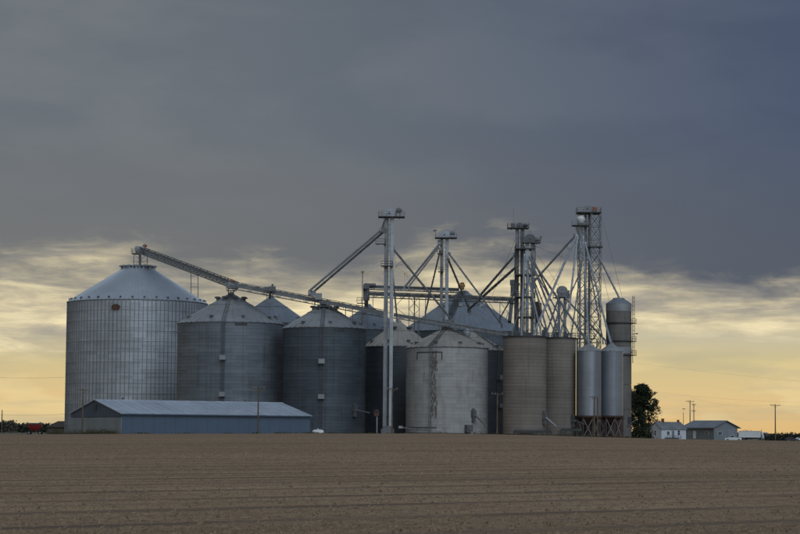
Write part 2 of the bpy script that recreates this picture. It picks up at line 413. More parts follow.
def straw(mb, x, y):
    # residue gathers along the rows
    L = random.uniform(.03, .12) * (1 + (y > 120)); z = gz1(x, y) + random.uniform(.0, .025); a = PHI + random.gauss(0, .9); w = random.uniform(.004, .010) * (1 + .6 * (y > 120))
    dxx, dyy = math.cos(a) * L / 2, math.sin(a) * L / 2; tz = random.uniform(-.01, .04)
    mb.add([(x - dxx, y - dyy, z), (x + dxx, y + dyy, z + tz), (x + dxx, y + dyy, z + tz + w * 2), (x - dxx, y - dyy, z + w * 2)], [(0, 1, 2, 3)])
scatter('soil_clods', 24000, M_['clod'], clod, 'small lumps of turned soil strewn over the near field')
scatter('crop_residue', 42000, M_['straw'], straw, 'short pale stalks of crop residue lying on the near field')

# ------------------------------------------------------------------ grain bins
def roof_mesh(mb, R, z0, z1, rt, n, rib=.13, over=.25):
    """cone of n pressed sheets with standing ribs"""
    prof = []
    for k in range(n):
        a = 2 * math.pi * k / n; da = 2 * math.pi / n
        prof += [(a - da * .17, 0), (a - da * .09, rib), (a + da * .09, rib), (a + da * .17, 0)]
    k = len(prof); vs = []
    for r, z in ((R + over, z0 - over * (z1 - z0) / (R - rt)), (rt, z1)):
        for a, h in prof:
            f = 1 if r > rt + .01 else .4
            vs.append((r * math.cos(a), r * math.sin(a), z + h * f))
    fs = [(i, (i + 1) % k, k + (i + 1) % k, k + i) for i in range(k)]
    mb.add(vs, fs)
def loc_mesh(mb, name, mats): return mb.mesh(name, mats)
def grain_bin(name, label, group, c, half, Y, ye, yp, wall, roofm, n_tier, rt_px=2.5, n_roof=40, stiff=0, vents=8, vent_r=.28, lugs=0, ladder=None, n_seg=72, plate=None, door=None, hood='cup'):
    R = half * m_per_px(Y) ; X = PX(c, Y, (ye + 434) / 2); y0 = Y * K
    ze = P(c, ye, Y - (R / K) * .9).z; zp = PZ(yp, Y, c); rt = rt_px * m_per_px(Y)
    root = thing(name, (X, y0, 0), label, 'grain bin', group)
    th = ze / n_tier
    # foundation
    mb = MB(); mb.lathe((0, 0, 0), [(R + .45, -1.0), (R + .45, .35), (R - .4, .35)], n_seg); part('foundation', loc_mesh(mb, 'foundation', M_['slab']), root)
    # one shared ring of corrugated sheets, each ring made of three courses with a lap
    mb = MB(); prof = []
    nc = 3; h = th / nc
    for k in range(nc):
        zb = k * h
        prof += [(R + .035, zb), (R + .035, zb + h * .08), (R + .0, zb + h * .14), (R + .03, zb + h * .30), (R + .0, zb + h * .45), (R + .03, zb + h * .60), (R + .0, zb + h * .75), (R + .03, zb + h * .9), (R - .01, zb + h * .99)]
    mb.lathe((0, 0, 0), prof, n_seg); ring = loc_mesh(mb, 'wall_ring', M_[wall])
    for k in range(n_tier): part('wall_ring', ring, root, (0, 0, k * th), (k % 2) * .06)
    if stiff:
        mb = MB()
        for i in range(stiff):
            a = 2 * math.pi * (i + .3) / stiff; ca, sa = math.cos(a), math.sin(a)
            mb.box(((R + .09) * ca, (R + .09) * sa, ze / 2 + .1), (.13, .16, ze - .3), (Vector((ca, sa, 0)), Vector((-sa, ca, 0)), Vector((0, 0, 1))))
        part('stiffeners', loc_mesh(mb, 'stiffeners', M_['stiff']), root)['kind'] = 'stuff'
        mb = MB(); mb.lathe((0, 0, 0), [(R + .15, -.04), (R + .21, -.04), (R + .21, .04), (R + .15, .04)], n_seg); wr = loc_mesh(mb, 'wind_ring', M_['galv_big'])
        for k in range(1, n_tier): part('wind_ring', wr, root, (0, 0, k * th))
    # eave and roof
    mb = MB(); mb.lathe((0, 0, 0), [(R + .06, ze - .28), (R + .12, ze - .22), (R + .12, ze - .04), (R - .05, ze + .02)], n_seg); part('eave_ring', loc_mesh(mb, 'eave_ring', M_['frame_dark']), root)
    mb = MB(); roof_mesh(mb, R, ze, zp, rt, n_roof); rf = part('roof', loc_mesh(mb, 'roof', M_[roofm]), root)
    mb = MB(); mb.lathe((0, 0, 0), [(rt + .05, zp - .25), (rt + .12, zp + .12), (rt * .9, zp + .35), (rt * .55, zp + .55), (.01, zp + .6)], 28); part('roof_cap', loc_mesh(mb, 'roof_cap', M_[roofm]), root)
    slope = (zp - ze) / (R - rt)
    # hooded vents round the crown of the roof
    if vents:
        mb = MB()
        if hood == 'cup':
            mb.lathe((0, 0, 0), [(.28, -.5), (.28, .35), (.75, .42), (.78, .60), (.45, .78), (.01, .82)], 14)
        ve = loc_mesh(mb, 'roof_vent', M_['spout'] if stiff else M_['frame_dark'])
        for k in range(vents):
            a = 2 * math.pi * (k + .5) / vents; r = R * vent_r
            part('roof_vent', ve, rf, (r * math.cos(a), r * math.sin(a), zp - (r - rt) * slope + .22))
    # low square vents by the eave
    mb = MB(); mb.box((.0, 0, .22), (.75, .6, .55)); mb.box((.12, 0, .53), (1.0, .75, .09)); ex = loc_mesh(mb, 'exhaust_hood', M_['frame_dark'] )
    for k in range(lugs):
        a = 2 * math.pi * (k + .25) / lugs; r = R * (.97 if stiff else .86)
        e = part('exhaust_hood', ex, rf, (r * math.cos(a), r * math.sin(a), ze + (R - r) * slope - .05), a)
        if stiff: e.scale = (.6, .6, .9)
    # roof seam collar half way up
    if not stiff:
        rr = R * .42; mb = MB(); zz_ = zp - (rr - rt) * slope; mb.lathe((0, 0, 0), [(rr + .03, zz_ + .02), (rr + .1, zz_ + .10), (rr - .1, zz_ + .22)], n_seg); part('roof_seam', loc_mesh(mb, 'roof_seam', M_[roofm]), rf)
    if ladder is not None:
        px, lname = ladder
        a = math.asin(max(-.99, min(.99, (px - c) / half))); ca, sa = math.sin(a), -math.cos(a)   # outward normal on the near side
        nrm = Vector((ca, sa, 0)); tg = Vector((-sa, ca, 0)); mb = MB(); rr = R + .22
        for sgn in (-1, 1): mb.beam(nrm * rr + tg * (.28 * sgn) + Vector((0, 0, .3)), nrm * rr + tg * (.28 * sgn) + Vector((0, 0, ze + .2)), .07)
        z = .6
        while z < ze: mb.beam(nrm * rr - tg * .28 + Vector((0, 0, z)), nrm * rr + tg * .28 + Vector((0, 0, z)), .04); z += .4
        # up the roof slope
        q0 = nrm * (R + .1) + Vector((0, 0, ze + .25)); q1 = nrm * (rt + .3) + Vector((0, 0, zp + .05))
        for sgn in (-1, 1): mb.beam(q0 + tg * (.4 * sgn), q1 + tg * (.4 * sgn), .09)
        for k in range(26): w = k / 25; qq = q0.lerp(q1, w); mb.beam(qq - tg * .4, qq + tg * .4, .10, .05)
        ld = part('ladder', loc_mesh(mb, 'ladder', M_['frame_dark']), root)
        mb = MB()                                        # safety cage
        z = 2.6
        while z < ze:
            pts = [nrm * (rr + .75 * math.sin(math.pi * j / 6)) + tg * (.4 * math.cos(math.pi * j / 6)) + Vector((0, 0, z)) for j in range(7)]
            mb.poly(pts, .03, 4); z += 1.1
        for j in (1, 3, 5):
            o_ = nrm * (rr + .75 * math.sin(math.pi * j / 6)) + tg * (.4 * math.cos(math.pi * j / 6)); mb.tube(o_ + Vector((0, 0, 2.6)), o_ + Vector((0, 0, ze + .8)), .03, 4)
        part('ladder_cage', loc_mesh(mb, 'ladder_cage', M_['frame_dark']), ld)
        for zf in (.345, .665):                            # rest platforms
            mb = MB(); o_ = nrm * (rr + .55) + Vector((0, 0, ze * zf)); mb.box(o_, (1.2, 1.5, .1), (nrm, tg, Vector((0, 0, 1))))
            for sg in (-1, 1):
                for s2 in (-.5, .5): mb.beam(o_ + tg * (.7 * sg) + nrm * s2, o_ + tg * (.7 * sg) + nrm * s2 + Vector((0, 0, 1.1)), .05)
                mb.beam(o_ + tg * (.7 * sg) - nrm * .5 + Vector((0, 0, 1.1)), o_ + tg * (.7 * sg) + nrm * .5 + Vector((0, 0, 1.1)), .05)
            mb.box(o_ + nrm * .58 + Vector((0, 0, .55)), (.05, 1.4, 1.0), (nrm, tg, Vector((0, 0, 1))))
            part('rest_platform', loc_mesh(mb, 'rest_platform', M_['frame']), ld)
    if plate:
        px, zc_, w, hgt, kind = plate
        a = math.asin((px - c) / half); nrm = Vector((math.sin(a), -math.cos(a), 0)); tg = Vector((math.cos(a), math.sin(a), 0)); up = Vector((0, 0, 1))
        zc_ = ze - zc_; mb = MB()
        if kind == 'oval':
            n = 24; o_ = nrm * (R + .34) + up * zc_
            pts = [o_ + tg * (w * math.cos(6.2832 * k / n)) + up * (hgt * math.sin(6.2832 * k / n)) for k in range(n)]
            mb.prism(pts, nrm * .08); part('badge', loc_mesh(mb, 'badge', M_['badge']), root)
            mb = MB(); mb.mi = 0
            for k in range(n):
                a1, a2 = 6.2832 * k / n, 6.2832 * (k + 1) / n
                mb.beam(o_ + nrm * .1 + tg * (w * 1.03 * math.cos(a1)) + up * (hgt * 1.05 * math.sin(a1)), o_ + nrm * .1 + tg * (w * 1.03 * math.cos(a2)) + up * (hgt * 1.05 * math.sin(a2)), .12)
            part('badge_rim', loc_mesh(mb, 'badge_rim', M_['black']), root)
        else:
            o_ = nrm * (R + .08) + up * zc_
            for k in range(5):                            # bent to the wall: five flat leaves
                ak = a + (k - 2) * (w / R / 5); nk = Vector((math.sin(ak), -math.cos(ak), 0)); tk = Vector((math.cos(ak), math.sin(ak), 0))
                mb.box(nk * (R + .1) + up * zc_, (w / 5 * 1.01, .06, hgt), (tk, nk, up))
            part('name_plate', loc_mesh(mb, 'name_plate', M_['plate']), root)
    if door is not None:
        a = math.asin((door - c) / half); nrm = Vector((math.sin(a), -math.cos(a), 0)); tg = Vector((math.cos(a), math.sin(a), 0)); mb = MB()
        mb.box(nrm * (R + .06) + Vector((0, 0, 1.7)), (1.1, .18, 2.2), (tg, nrm, Vector((0, 0, 1)))); part('access_door', loc_mesh(mb, 'access_door', M_['frame']), root)
    root['_R'] = R; root['_ze'] = ze; root['_zp'] = zp; root['_rt'] = rt
    return root
G = 'round steel grain bins'
B1 = grain_bin('grain_bin', 'largest bright galvanized grain bin at far left with an oval brown badge', G, 136.5, 69.5, 500, 299.3, 267.3, 'galv_big', 'galv_bigroof', 13, 13, 96, 104, 14, .235, 36, None, 120, (124, 2.1, 1.05, .62, 'oval'))
B2 = grain_bin('grain_bin', 'dull grey grain bin with central roof ladder standing behind the blue shed', G, 230, 53, 463, 321.6, 294, 'galv_mid', 'roof_mid', 11, 2.5, 44, 0, 8, .27, 9, (227, 'ladder'), 84, (244, .55, 2.9, .72, 'plate'))
B3 = grain_bin('grain_bin', 'dark blue-grey grain bin just right of the blue shed, with a ladder down its middle', G, 324, 41.5, 455, 326.8, 304, 'galv_dark', 'roof_mid', 11, 2.5, 36, 0, 8, .30, 8, (323, 'ladder'), 72, (340.5, .7, 2.4, .60, 'plate'))
B4 = grain_bin('grain_bin', 'grain bin whose bluish cone roof peeps out between the two bins beside the shed', G, 270, 40, 512, 322, 297.5, 'galv_dark', 'roof_blue', 9, 2.5, 36, 0, 0, .3, 8)
B5 = grain_bin('grain_bin', 'half hidden bin, only its bluish roof showing just left of the first leg', G, 368, 38, 534, 329, 306, 'galv_dark', 'roof_blue', 9, 2.5, 36, 0, 0, .3, 8)
B6 = grain_bin('grain_bin', 'very dark grain bin with a pale dusty roof behind the first bucket elevator', G, 398, 34.5, 468, 345.6, 322, 'galv_old', 'roof_tan', 9, 2.5, 32, 0, 5, .40, 9)
B7 = grain_bin('grain_bin', 'pale whitish grain bin with dark drip stains and a tan cone roof in the centre', G, 447, 41, 447, 346.6, 327.3, 'white_bin', 'roof_tan', 9, 2.5, 34, 0, 0, .40, 9, None, 72)
B8 = grain_bin('grain_bin', 'dark grain bin squeezed between the pale bin and the wide tan silo', G, 471, 35, 484, 349.5, 331, 'galv_old', 'roof_tan', 9, 2.5, 32, 0, 0, .3, 8, (497, 'ladder'))
BB = grain_bin('grain_bin', 'wide bin at the back centre, its broad blue-grey cone roof rising behind the second leg', G, 463, 63, 560, 330, 292.5, 'galv_dark', 'roof_blue', 9, 5, 60, 0, 0, .25, 0)

def surf(root, px, c, half, z, out=0.0):
    a = math.asin(max(-.99, min(.99, (px - c) / half))); n = Vector((math.sin(a), -math.cos(a), 0)); t_ = Vector((math.cos(a), math.sin(a), 0))
    return n * (root['_R'] + out) + Vector((0, 0, z)), n, t_
def local_part(mb, name, m_, root): return part(name, mb.mesh(name, m_), root)
# stairs and hatch on the wide back roof
R, ze, zp, rt = BB['_R'], BB['_ze'], BB['_zp'], BB['_rt']
mb = MB(); an = R_(250); nr = Vector((math.cos(an), math.sin(an), 0)); tg = Vector((-nr.y, nr.x, 0))
for k in range(30):
    w = k / 29; o_ = nr * (R * (1 - w) + rt * w) + Vector((0, 0, ze * (1 - w) + zp * w + .25)); mb.box(o_, (.35, 2.4, .12), (nr, tg, Vector((0, 0, 1))))
for sg in (-1, 1): mb.beam(nr * R + tg * 1.2 * sg + Vector((0, 0, ze + .9)), nr * rt + tg * 1.2 * sg + Vector((0, 0, zp + .9)), .08)
local_part(mb, 'roof_stair', M_['frame_dark'], BB)
for a_ in (228, 262, 285, 310):
    mb = MB(); q_ = R_(a_); r_ = R * .42; o_ = Vector((r_ * math.cos(q_), r_ * math.sin(q_), zp - (r_ - rt) * (zp - ze) / (R - rt) + .4)); mb.box(o_, (1.1, 1.1, 1.0)); mb.box(o_ + Vector((0, 0, .55)), (1.4, 1.4, .12)); local_part(mb, 'roof_hatch', M_['frame'], BB)
# drip stain boards, conduit and chute on the pale bin
o_, n_, t_ = surf(B7, 429, 447, 41, 0); ze = B7['_ze']
mb = MB()
oa, na, ta = surf(B7, 417, 447, 41, ze - 1.3, .12); ob_, nb, tb = surf(B7, 441, 447, 41, ze - 1.3, .12)
prev = None
for k in range(9):
    p_, _, _ = surf(B7, 417 + 3 * k, 447, 41, ze - 1.3, .12)
    if prev is not None: mb.tube(prev, p_, .09, 6)
    prev = p_
for q_ in (oa, ob_): mb.tube(q_, q_ - Vector((0, 0, 1.7)), .09, 6)
local_part(mb, 'conduit', M_['black'], B7)
mb = MB()
for sg in (-.3, .3): mb.beam(surf(B7, 430, 447, 41, .3, .2)[0] + t_ * sg, surf(B7, 430, 447, 41, ze, .2)[0] + t_ * sg, .08)
z = .5
while z < ze: q_ = surf(B7, 430, 447, 41, z, .2)[0]; mb.beam(q_ - t_ * .3, q_ + t_ * .3, .06); z += .45
pk = Vector((0, 0, B7['_zp'])) + n_ * .6; e0 = surf(B7, 430, 447, 41, ze + .2, .1)[0]
for sg in (-.45, .45): mb.beam(e0 + t_ * sg, pk + t_ * sg, .16)
for k in range(24): q_ = e0.lerp(pk, k / 23); mb.beam(q_ - t_ * .45, q_ + t_ * .45, .16, .06)
local_part(mb, 'ladder', M_['frame_dark'], B7)
UPV_ = Vector((0, 0, 1))
STN = mat('drip_stain', (.14, .132, .12), .9, 0, .3, 2)
mb = MB()
for k in range(130):
    u = random.random() ** 1.2; px_ = 433.6 + random.gauss(0, 1.5) ; zt_ = ze - 1.2 - u * ze * .72; q_, nn_, tt_ = surf(B7, px_, 447, 41, zt_, .045 + .0004 * k)
    ww_, hh_ = random.uniform(.10, .45), random.uniform(.3, 1.6); n = 7
    mb.add([q_ + tt_ * (ww_ * .5 * math.cos(6.2832 * i / n) * random.uniform(.6, 1.2)) + UPV_ * (hh_ * .5 * math.sin(6.2832 * i / n) * random.uniform(.6, 1.2)) for i in range(n)], [tuple(range(n))])
local_part(mb, 'drip_stain', STN, B7)['kind'] = 'stuff'
def chute(root, c, half, px, zt, dpx, drop, m1='frame_dark', m2='white'):
    """side unloading spout: a gearbox housing on the wall and a slanting chute"""
    q_, n, t_ = surf(root, px, c, half, zt, .45); mb = MB()
    mb.box(q_, (.9, .9, 1.5), (t_, n, Vector((0, 0, 1)))); mb.box(q_ - Vector((0, 0, 1.3)), (.6, .7, 1.2), (t_, n, Vector((0, 0, 1)))); mb.tube(q_ + Vector((0, 0, .7)), q_ + Vector((0, 0, 1.2)), .25, 8)
    h = local_part(mb, 'unload_gearbox', M_[m1], root)
    e = q_ + n * 1.4 + Vector((dpx, 0, -drop)); mb = MB(); mb.tube(q_ + n * .3 - Vector((0, 0, .3)), e, .2, 8, .17); part('unload_chute', mb.mesh('unload_chute', M_[m2]), h)
chute(B7, 447, 41, 471.5, 5.7, 2.2, 3.0, 'frame_dark', 'frame_dark')
chute(B3, 324, 41.5, 354, 6.7, 2.6, 1.0, 'frame_dark', 'frame_dark')
mb = MB(); q_, n, t_ = surf(B7, 466.5, 447, 41, 2.2, .7); mb.box(q_, (1.6, 1.2, 1.7), (t_, n, Vector((0, 0, 1)))); mb.box(q_ - Vector((0, 0, 1.5)), (.5, .5, 1.4), (t_, n, Vector((0, 0, 1)))); mb.tube(q_ + n * .7 - t_ * .1, q_ + n * .75 - t_ * .1, .42, 10)
local_part(mb, 'aeration_fan', M_['frame_dark'], B7)
mb = MB()
for zz_ in (1.1, 2.4):
    prev = None
    for k in range(12):
        p_, _, _ = surf(B7, 409 + 5.5 * k, 447, 41, zz_, .2)
        if prev is not None and (zz_ < 2 or k < 6): mb.tube(prev, p_, .10, 6)
        prev = p_
local_part(mb, 'aeration_pipe', M_['frame_dark'], B7)

# ------------------------------------------------------------------ concrete silos
def silo(name, label, c, half, Y, yt, n_tier, matn, group=None):
    R = half * m_per_px(Y); X = PX(c, Y, 390); zt = P(c, yt, Y - R / K).z
    root = thing(name, (X, Y * K, 0), label, 'silo', group); th = zt / n_tier
    mb = MB(); mb.lathe((0, 0, 0), [(R + .3, -1.0), (R + .3, .25), (R - .3, .25)], 48); part('foundation', mb.mesh('foundation', M_['slab']), root)
    mb = MB(); prof = []
    nc = 3; h = th / nc
    for k in range(nc): prof += [(R - .015, k * h), (R, k * h + .05), (R, k * h + h - .05), (R - .015, k * h + h - .01)]
    mb.lathe((0, 0, 0), prof, 56); me = mb.mesh('wall_ring', M_[matn])
    for k in range(n_tier): part('wall_ring', me, root, (0, 0, k * th), k * .3)
    mb = MB(); mb.lathe((0, 0, 0), [(R - .3, zt - .25), (R + .16, zt - .22), (R + .16, zt + .16), (R - .2, zt + .18), (.01, zt + .35)], 48); part('roof_deck', mb.mesh('roof_deck', M_['black']), root)
    mb = MB()
    for k in range(20):
        a = 6.2832 * k / 20; mb.tube((R * math.cos(a), R * math.sin(a), zt + .1), (R * math.cos(a), R * math.sin(a), zt + 1.25), .035, 5)
    for hh in (.7, 1.2): mb.poly([Vector((R * math.cos(6.2832 * k / 40), R * math.sin(6.2832 * k / 40), zt + hh)) for k in range(41)], .032, 5)
    part('handrail', mb.mesh('handrail', M_['frame_dark']), root)
    root['_R'] = R; root['_ze'] = zt
    return root
SA = silo('stave_silo', 'wider flat-topped tan silo with hooped bands, left one of the pair', 524.7, 21.7, 440, 336.2, 10, 'tan_stave', 'tan stave silos')
SB = silo('stave_silo', 'narrower flat-topped tan silo tucked behind the wider one beside the hopper bins', 558, 17.7, 448, 337.6, 10, 'tan_stave', 'tan stave silos')
chute(SA, 524.7, 21.7, 542.3, 5.2, 1.5, 2.4, 'frame_dark', 'frame'); chute(SB, 558, 17.7, 571, 4.6, 1.6, 1.2, 'frame_dark', 'frame')
def low_frame(root, c, half, p0, p1, z, m_):
    mb = MB(); a = surf(root, p0, c, half, z, .6)[0]; b_ = surf(root, p1, c, half, z, 1.2)[0]; yy = min(a.y, b_.y) - .8; a.y = b_.y = yy
    mb.beam(a, b_, .5, .55)
    k = 0
    while k <= 4: q_ = a.lerp(b_, k / 4); mb.beam(q_, Vector((q_.x, q_.y, .0)), .22); k += 1
    mb.beam(a + Vector((0, 0, .45)), b_ + Vector((0, 0, .45)), .08); local_part(mb, 'unload_conveyor', m_, root)
low_frame(SA, 524.7, 21.7, 514, 545, 1.6, M_['black']); low_frame(SB, 558, 17.7, 559, 575, 2.1, M_['green'])

# ------------------------------------------------------------------ steel hopper bins on legs
def hopper_bin(label, c, half, Y, ye, yp, yb):
    R = half * m_per_px(Y); X = PX(c, Y, 390); ze = P(c, ye, Y - R / K).z; zp = PZ(yp, Y, c); zb = P(c, yb, Y - R / K).z
    root = thing('hopper_bin', (X, Y * K, 0), label, 'hopper bin', 'smooth steel hopper bins on legs')
    n = 9; seg = []
    mb = MB()
    for k in range(n):                                 # tall bowed sheets, each an object of its own
        pass
    mb.lathe((0, 0, 0), [(R, zb), (R, ze)], 8, 0, 2 * math.pi / n * .985); mb.lathe((0, 0, 0), [(R + .03, zb), (R + .03, ze)], 1, 2 * math.pi / n * .94, 2 * math.pi / n * 1.03)
    me = mb.mesh('wall_sheet', M_['hopper'])
    for k in range(n): part('wall_sheet', me, root, (0, 0, 0), 2 * math.pi * k / n + .2)
    mb = MB(); roof_mesh(mb, R, ze, zp, .5, 18, .06, .12); rf = part('roof', mb.mesh('roof', M_['roof_mid']), root)
    mb = MB(); mb.lathe((0, 0, 0), [(.55, zp - .2), (.6, zp + .3), (.01, zp + .45)], 16); part('roof_cap', mb.mesh('roof_cap', M_['frame']), root)
    mb = MB(); mb.lathe((0, 0, 0), [(R, zb), (.45, zb - (R - .45) * .85), (.35, zb - (R - .45) * .85 - .4)], 32); part('hopper_cone', mb.mesh('hopper_cone', M_['rust']), root)
    mb = MB(); mb.lathe((0, 0, 0), [(R - .05, zb - .2), (R + .16, zb - .2), (R + .16, zb + .2), (R - .05, zb + .2)], 32); part('ring_beam', mb.mesh('ring_beam', M_['rust']), root)
    nl = 8
    pts = [Vector((R * .98 * math.cos(6.2832 * (k + .3) / nl), R * .98 * math.sin(6.2832 * (k + .3) / nl), 0)) for k in range(nl)]
    for k in range(nl):
        mb = MB(); mb.beam(pts[k] + Vector((0, 0, -.3)), pts[k] + Vector((0, 0, zb - .1)), .26); mb.box(pts[k] + Vector((0, 0, .1)), (.6, .6, .2)); part('leg', mb.mesh('leg', M_['rust']), root)
        a, b_ = pts[k], pts[(k + 1) % nl]
        for s0, s1 in ((.3, zb - .4), (zb - .4, .3)):
            mb = MB(); mb.beam(a + Vector((0, 0, s0)), b_ + Vector((0, 0, s1)), .11); part('cross_brace', mb.mesh('cross_brace', M_['frame']), root)
        mb = MB(); mb.beam(a + Vector((0, 0, zb * .5)), b_ + Vector((0, 0, zb * .5)), .12); part('girt', mb.mesh('girt', M_['rust']), root)
    mb = MB(); mb.box((0, 0, .15), (2.4, 2.4, 1.1)); mb.tube((0, 0, .7), (0, 0, 1.3), .6, 10); part('boot_pit', mb.mesh('boot_pit', M_['rust']), root)
    return root
hopper_bin('left smooth hopper bin on braced rusty legs, right beside the tan silos', 588.8, 12.4, 445, 350.5, 344.3, 416.5)
hopper_bin('right smooth hopper bin on braced rusty legs, in front of the tall round tower', 611.3, 11.6, 450, 350.8, 344.0, 416.5)

a = P(575.5, 430, 457); b_ = P(623.5, 430, 457); zt = P(590, 418.5, 457).z
PH = thing('scale_house', ((a.x + b_.x) / 2, 457 * K, 0), 'low rust-brown metal building behind the hopper bin legs', 'building')
n = 12; wd = (b_.x - a.x) / n
for k in range(n):
    mb = MB(); mb.box((a.x + wd * (k + .5), 457 * K, zt / 2 - .1), (wd - .02, .12, zt + .2)); mb.box((a.x + wd * k + .05, 457 * K - .08, zt / 2), (.08, .06, zt - .1)); mb.build('wall_panel', M_['rust'], PH)
mb = MB(); mb.box(((a.x + b_.x) / 2, 457 * K + 1.4, zt / 2 - .1), (b_.x - a.x - .1, 2.5, zt + .1)); mb.build('back_wall', M_['rust'], PH)
mb = MB(); mb.box(((a.x + b_.x) / 2, 457 * K + 1.2, zt + .12), (b_.x - a.x + .5, 3.2, .16)); mb.build('roof', M_['black'], PH)
# ------------------------------------------------------------------ tall concrete tower silo
c, half, Y = 618.7, 12.6, 466
R = half * m_per_px(Y); X = PX(c, Y, 370); zt = PZ(304, Y, c); zl = PZ(311.5, Y, c); zp = PZ(299, Y, c)
TS = thing('tower_silo', (X, Y * K, 0), 'tallest slim round concrete tower with ringed walkways at the right end', 'silo')
zs = [0] + [PZ(v, Y, c) for v in (410, 385, 355.5)] ; ww = [PZ(v, Y, c) for v in (355, 341, 323)]
lev = [0, zs[1], zs[2], ww[0], ww[1], ww[2], zl]
for a, b_ in zip(lev[:-1], lev[1:]):
    mb = MB(); mb.lathe((0, 0, 0), [(R, a + (.0 if a == 0 else .05)), (R + .02, a + .3), (R + .02, b_ - .2), (R, b_ - .02)], 48); part('wall_ring', mb.mesh('wall_ring', M_['concrete']), TS)
mb = MB(); mb.lathe((0, 0, 0), [(R + .05, zl), (R + .07, zt), (R * .98, zt + .1)], 48); part('top_drum', mb.mesh('top_drum', M_['frame']), TS)
mb = MB(); roof_mesh(mb, R + .02, zt + .05, zp, R * .45, 20, .06, .08); mb.lathe((0, 0, 0), [(R * .46, zp), (R * .46, zp + .2), (.01, zp + .35)], 24); part('roof', mb.mesh('roof', M_['roof_blue']), TS)
mb = MB(); mb.lathe((0, 0, 0), [(R + .03, ww[0] + .3), (R + .08, ww[0] + .3), (R + .08, ww[0] + 1.9), (R + .03, ww[0] + 1.9)], 48); part('pale_band', mb.mesh('pale_band', M_['frame']), TS)
for k, zz_ in enumerate(ww):
    mb = MB(); mb.lathe((0, 0, 0), [(R - .05, zz_ - .22), (R + .30, zz_ - .22), (R + .32, zz_), (R - .05, zz_ + .05)], 40)
    wk = part('ring_walkway', mb.mesh('ring_walkway', M_['black']), TS)
    mb = MB(); nr = Vector((math.cos(-.25), math.sin(-.25), 0)); tg = Vector((-nr.y, nr.x, 0)); o_ = nr * (R + .6) + Vector((0, 0, zz_ - .1)); mb.box(o_, (1.2, 1.8, .14), (nr, tg, Vector((0, 0, 1))))
    for i in (-1, 1):
        for j in (-1, 1): mb.beam(o_ + nr * (.55 * i) + tg * (.85 * j), o_ + nr * (.55 * i) + tg * (.85 * j) + Vector((0, 0, 1.15)), .06)
        for hh in (.6, 1.15): mb.beam(o_ + nr * .55 + tg * .85 + Vector((0, 0, hh)), o_ + nr * .55 - tg * .85 + Vector((0, 0, hh)), .05); mb.beam(o_ - nr * .55 + tg * .85 * i + Vector((0, 0, hh)), o_ + nr * .55 + tg * .85 * i + Vector((0, 0, hh)), .05)
    part('landing', mb.mesh('landing', M_['black']), wk)
nr = Vector((math.cos(-.25), math.sin(-.25), 0)); tg = Vector((-nr.y, nr.x, 0)); mb = MB()
for sg in (-.3, .3): mb.beam(nr * (R + .35) + tg * sg + Vector((0, 0, ww[0] - 2)), nr * (R + .35) + tg * sg + Vector((0, 0, zt + 2)), .07)
z = ww[0] - 1.8
while z < zt + 1.8: mb.beam(nr * (R + .35) - tg * .3 + Vector((0, 0, z)), nr * (R + .35) + tg * .3 + Vector((0, 0, z)), .05); z += .45
ld = part('ladder', mb.mesh('ladder', M_['black']), TS); mb = MB(); z = ww[0]
while z < zt + 2:
    mb.poly([nr * (R + .35 + .5 * math.sin(math.pi * j / 6)) + tg * (.42 * math.cos(math.pi * j / 6)) + Vector((0, 0, z)) for j in range(7)], .035, 4); z += 1.0
for j in (2, 4):
    o_ = nr * (R + .35 + .5 * math.sin(math.pi * j / 6)) + tg * (.42 * math.cos(math.pi * j / 6)); mb.tube(o_ + Vector((0, 0, ww[0])), o_ + Vector((0, 0, zt + 2)), .03, 4)
part('ladder_cage', mb.mesh('ladder_cage', M_['black']), ld)
mb = MB(); o_ = nr * R + Vector((0, 0, PZ(334, Y, c))); mb.tube(o_, o_ + Vector((1.2, -.3, .1)), .04, 5); mb.box(o_ + Vector((1.3, -.3, .05)), (.6, .4, .25)); part('bracket_lamp', mb.mesh('bracket_lamp', M_['black']), TS)
mb = MB(); mb.box((R * .8, -R * .75, 4.6), (.7, .5, 1.6)); part('wall_box', mb.mesh('wall_box', M_['black']), TS)
mb = MB(); mb.tube((R * .6, -R * .9, 3.2), (R * 1.3, -R * .9, 4.8), .16, 8); part('unload_chute', mb.mesh('unload_chute', M_['frame_dark']), TS)

# ------------------------------------------------------------------ bucket elevators
UPV = Vector((0, 0, 1))
def rail(mb, x0, x1, y0, y1, z, h=1.1, post=1.6, r=.035):
    cs = [(x0, y0), (x1, y0), (x1, y1), (x0, y1), (x0, y0)]
    for (a, b_), (c_, d_) in zip(cs[:-1], cs[1:]):
        L = math.hypot(c_ - a, d_ - b_); n = max(1, int(L / post))
        for k in range(n): u = k / n; mb.beam((a + (c_ - a) * u, b_ + (d_ - b_) * u, z), (a + (c_ - a) * u, b_ + (d_ - b_) * u, z + h), r * 2)
        for hh in (h * .5, h): mb.beam((a, b_, z + hh), (c_, d_, z + hh), r * 2)
def platform(root, x0, x1, y0, y1, z, name='platform', m1='black', m2='frame_dark'):
    mb = MB(); mb.box(((x0 + x1) / 2, (y0 + y1) / 2, z), (x1 - x0, y1 - y0, .18))
    for u in (.2, .8): mb.beam((x0 + (x1 - x0) * u, y0, z - .18), (x0 + (x1 - x0) * u, y1, z - .18), .16)
    pl = mb.build(name, M_[m1], root); mb = MB(); rail(mb, x0 + .04, x1 - .04, y0 + .04, y1 - .04, z + .09); mb.build('handrail', M_[m2], pl)
    return pl
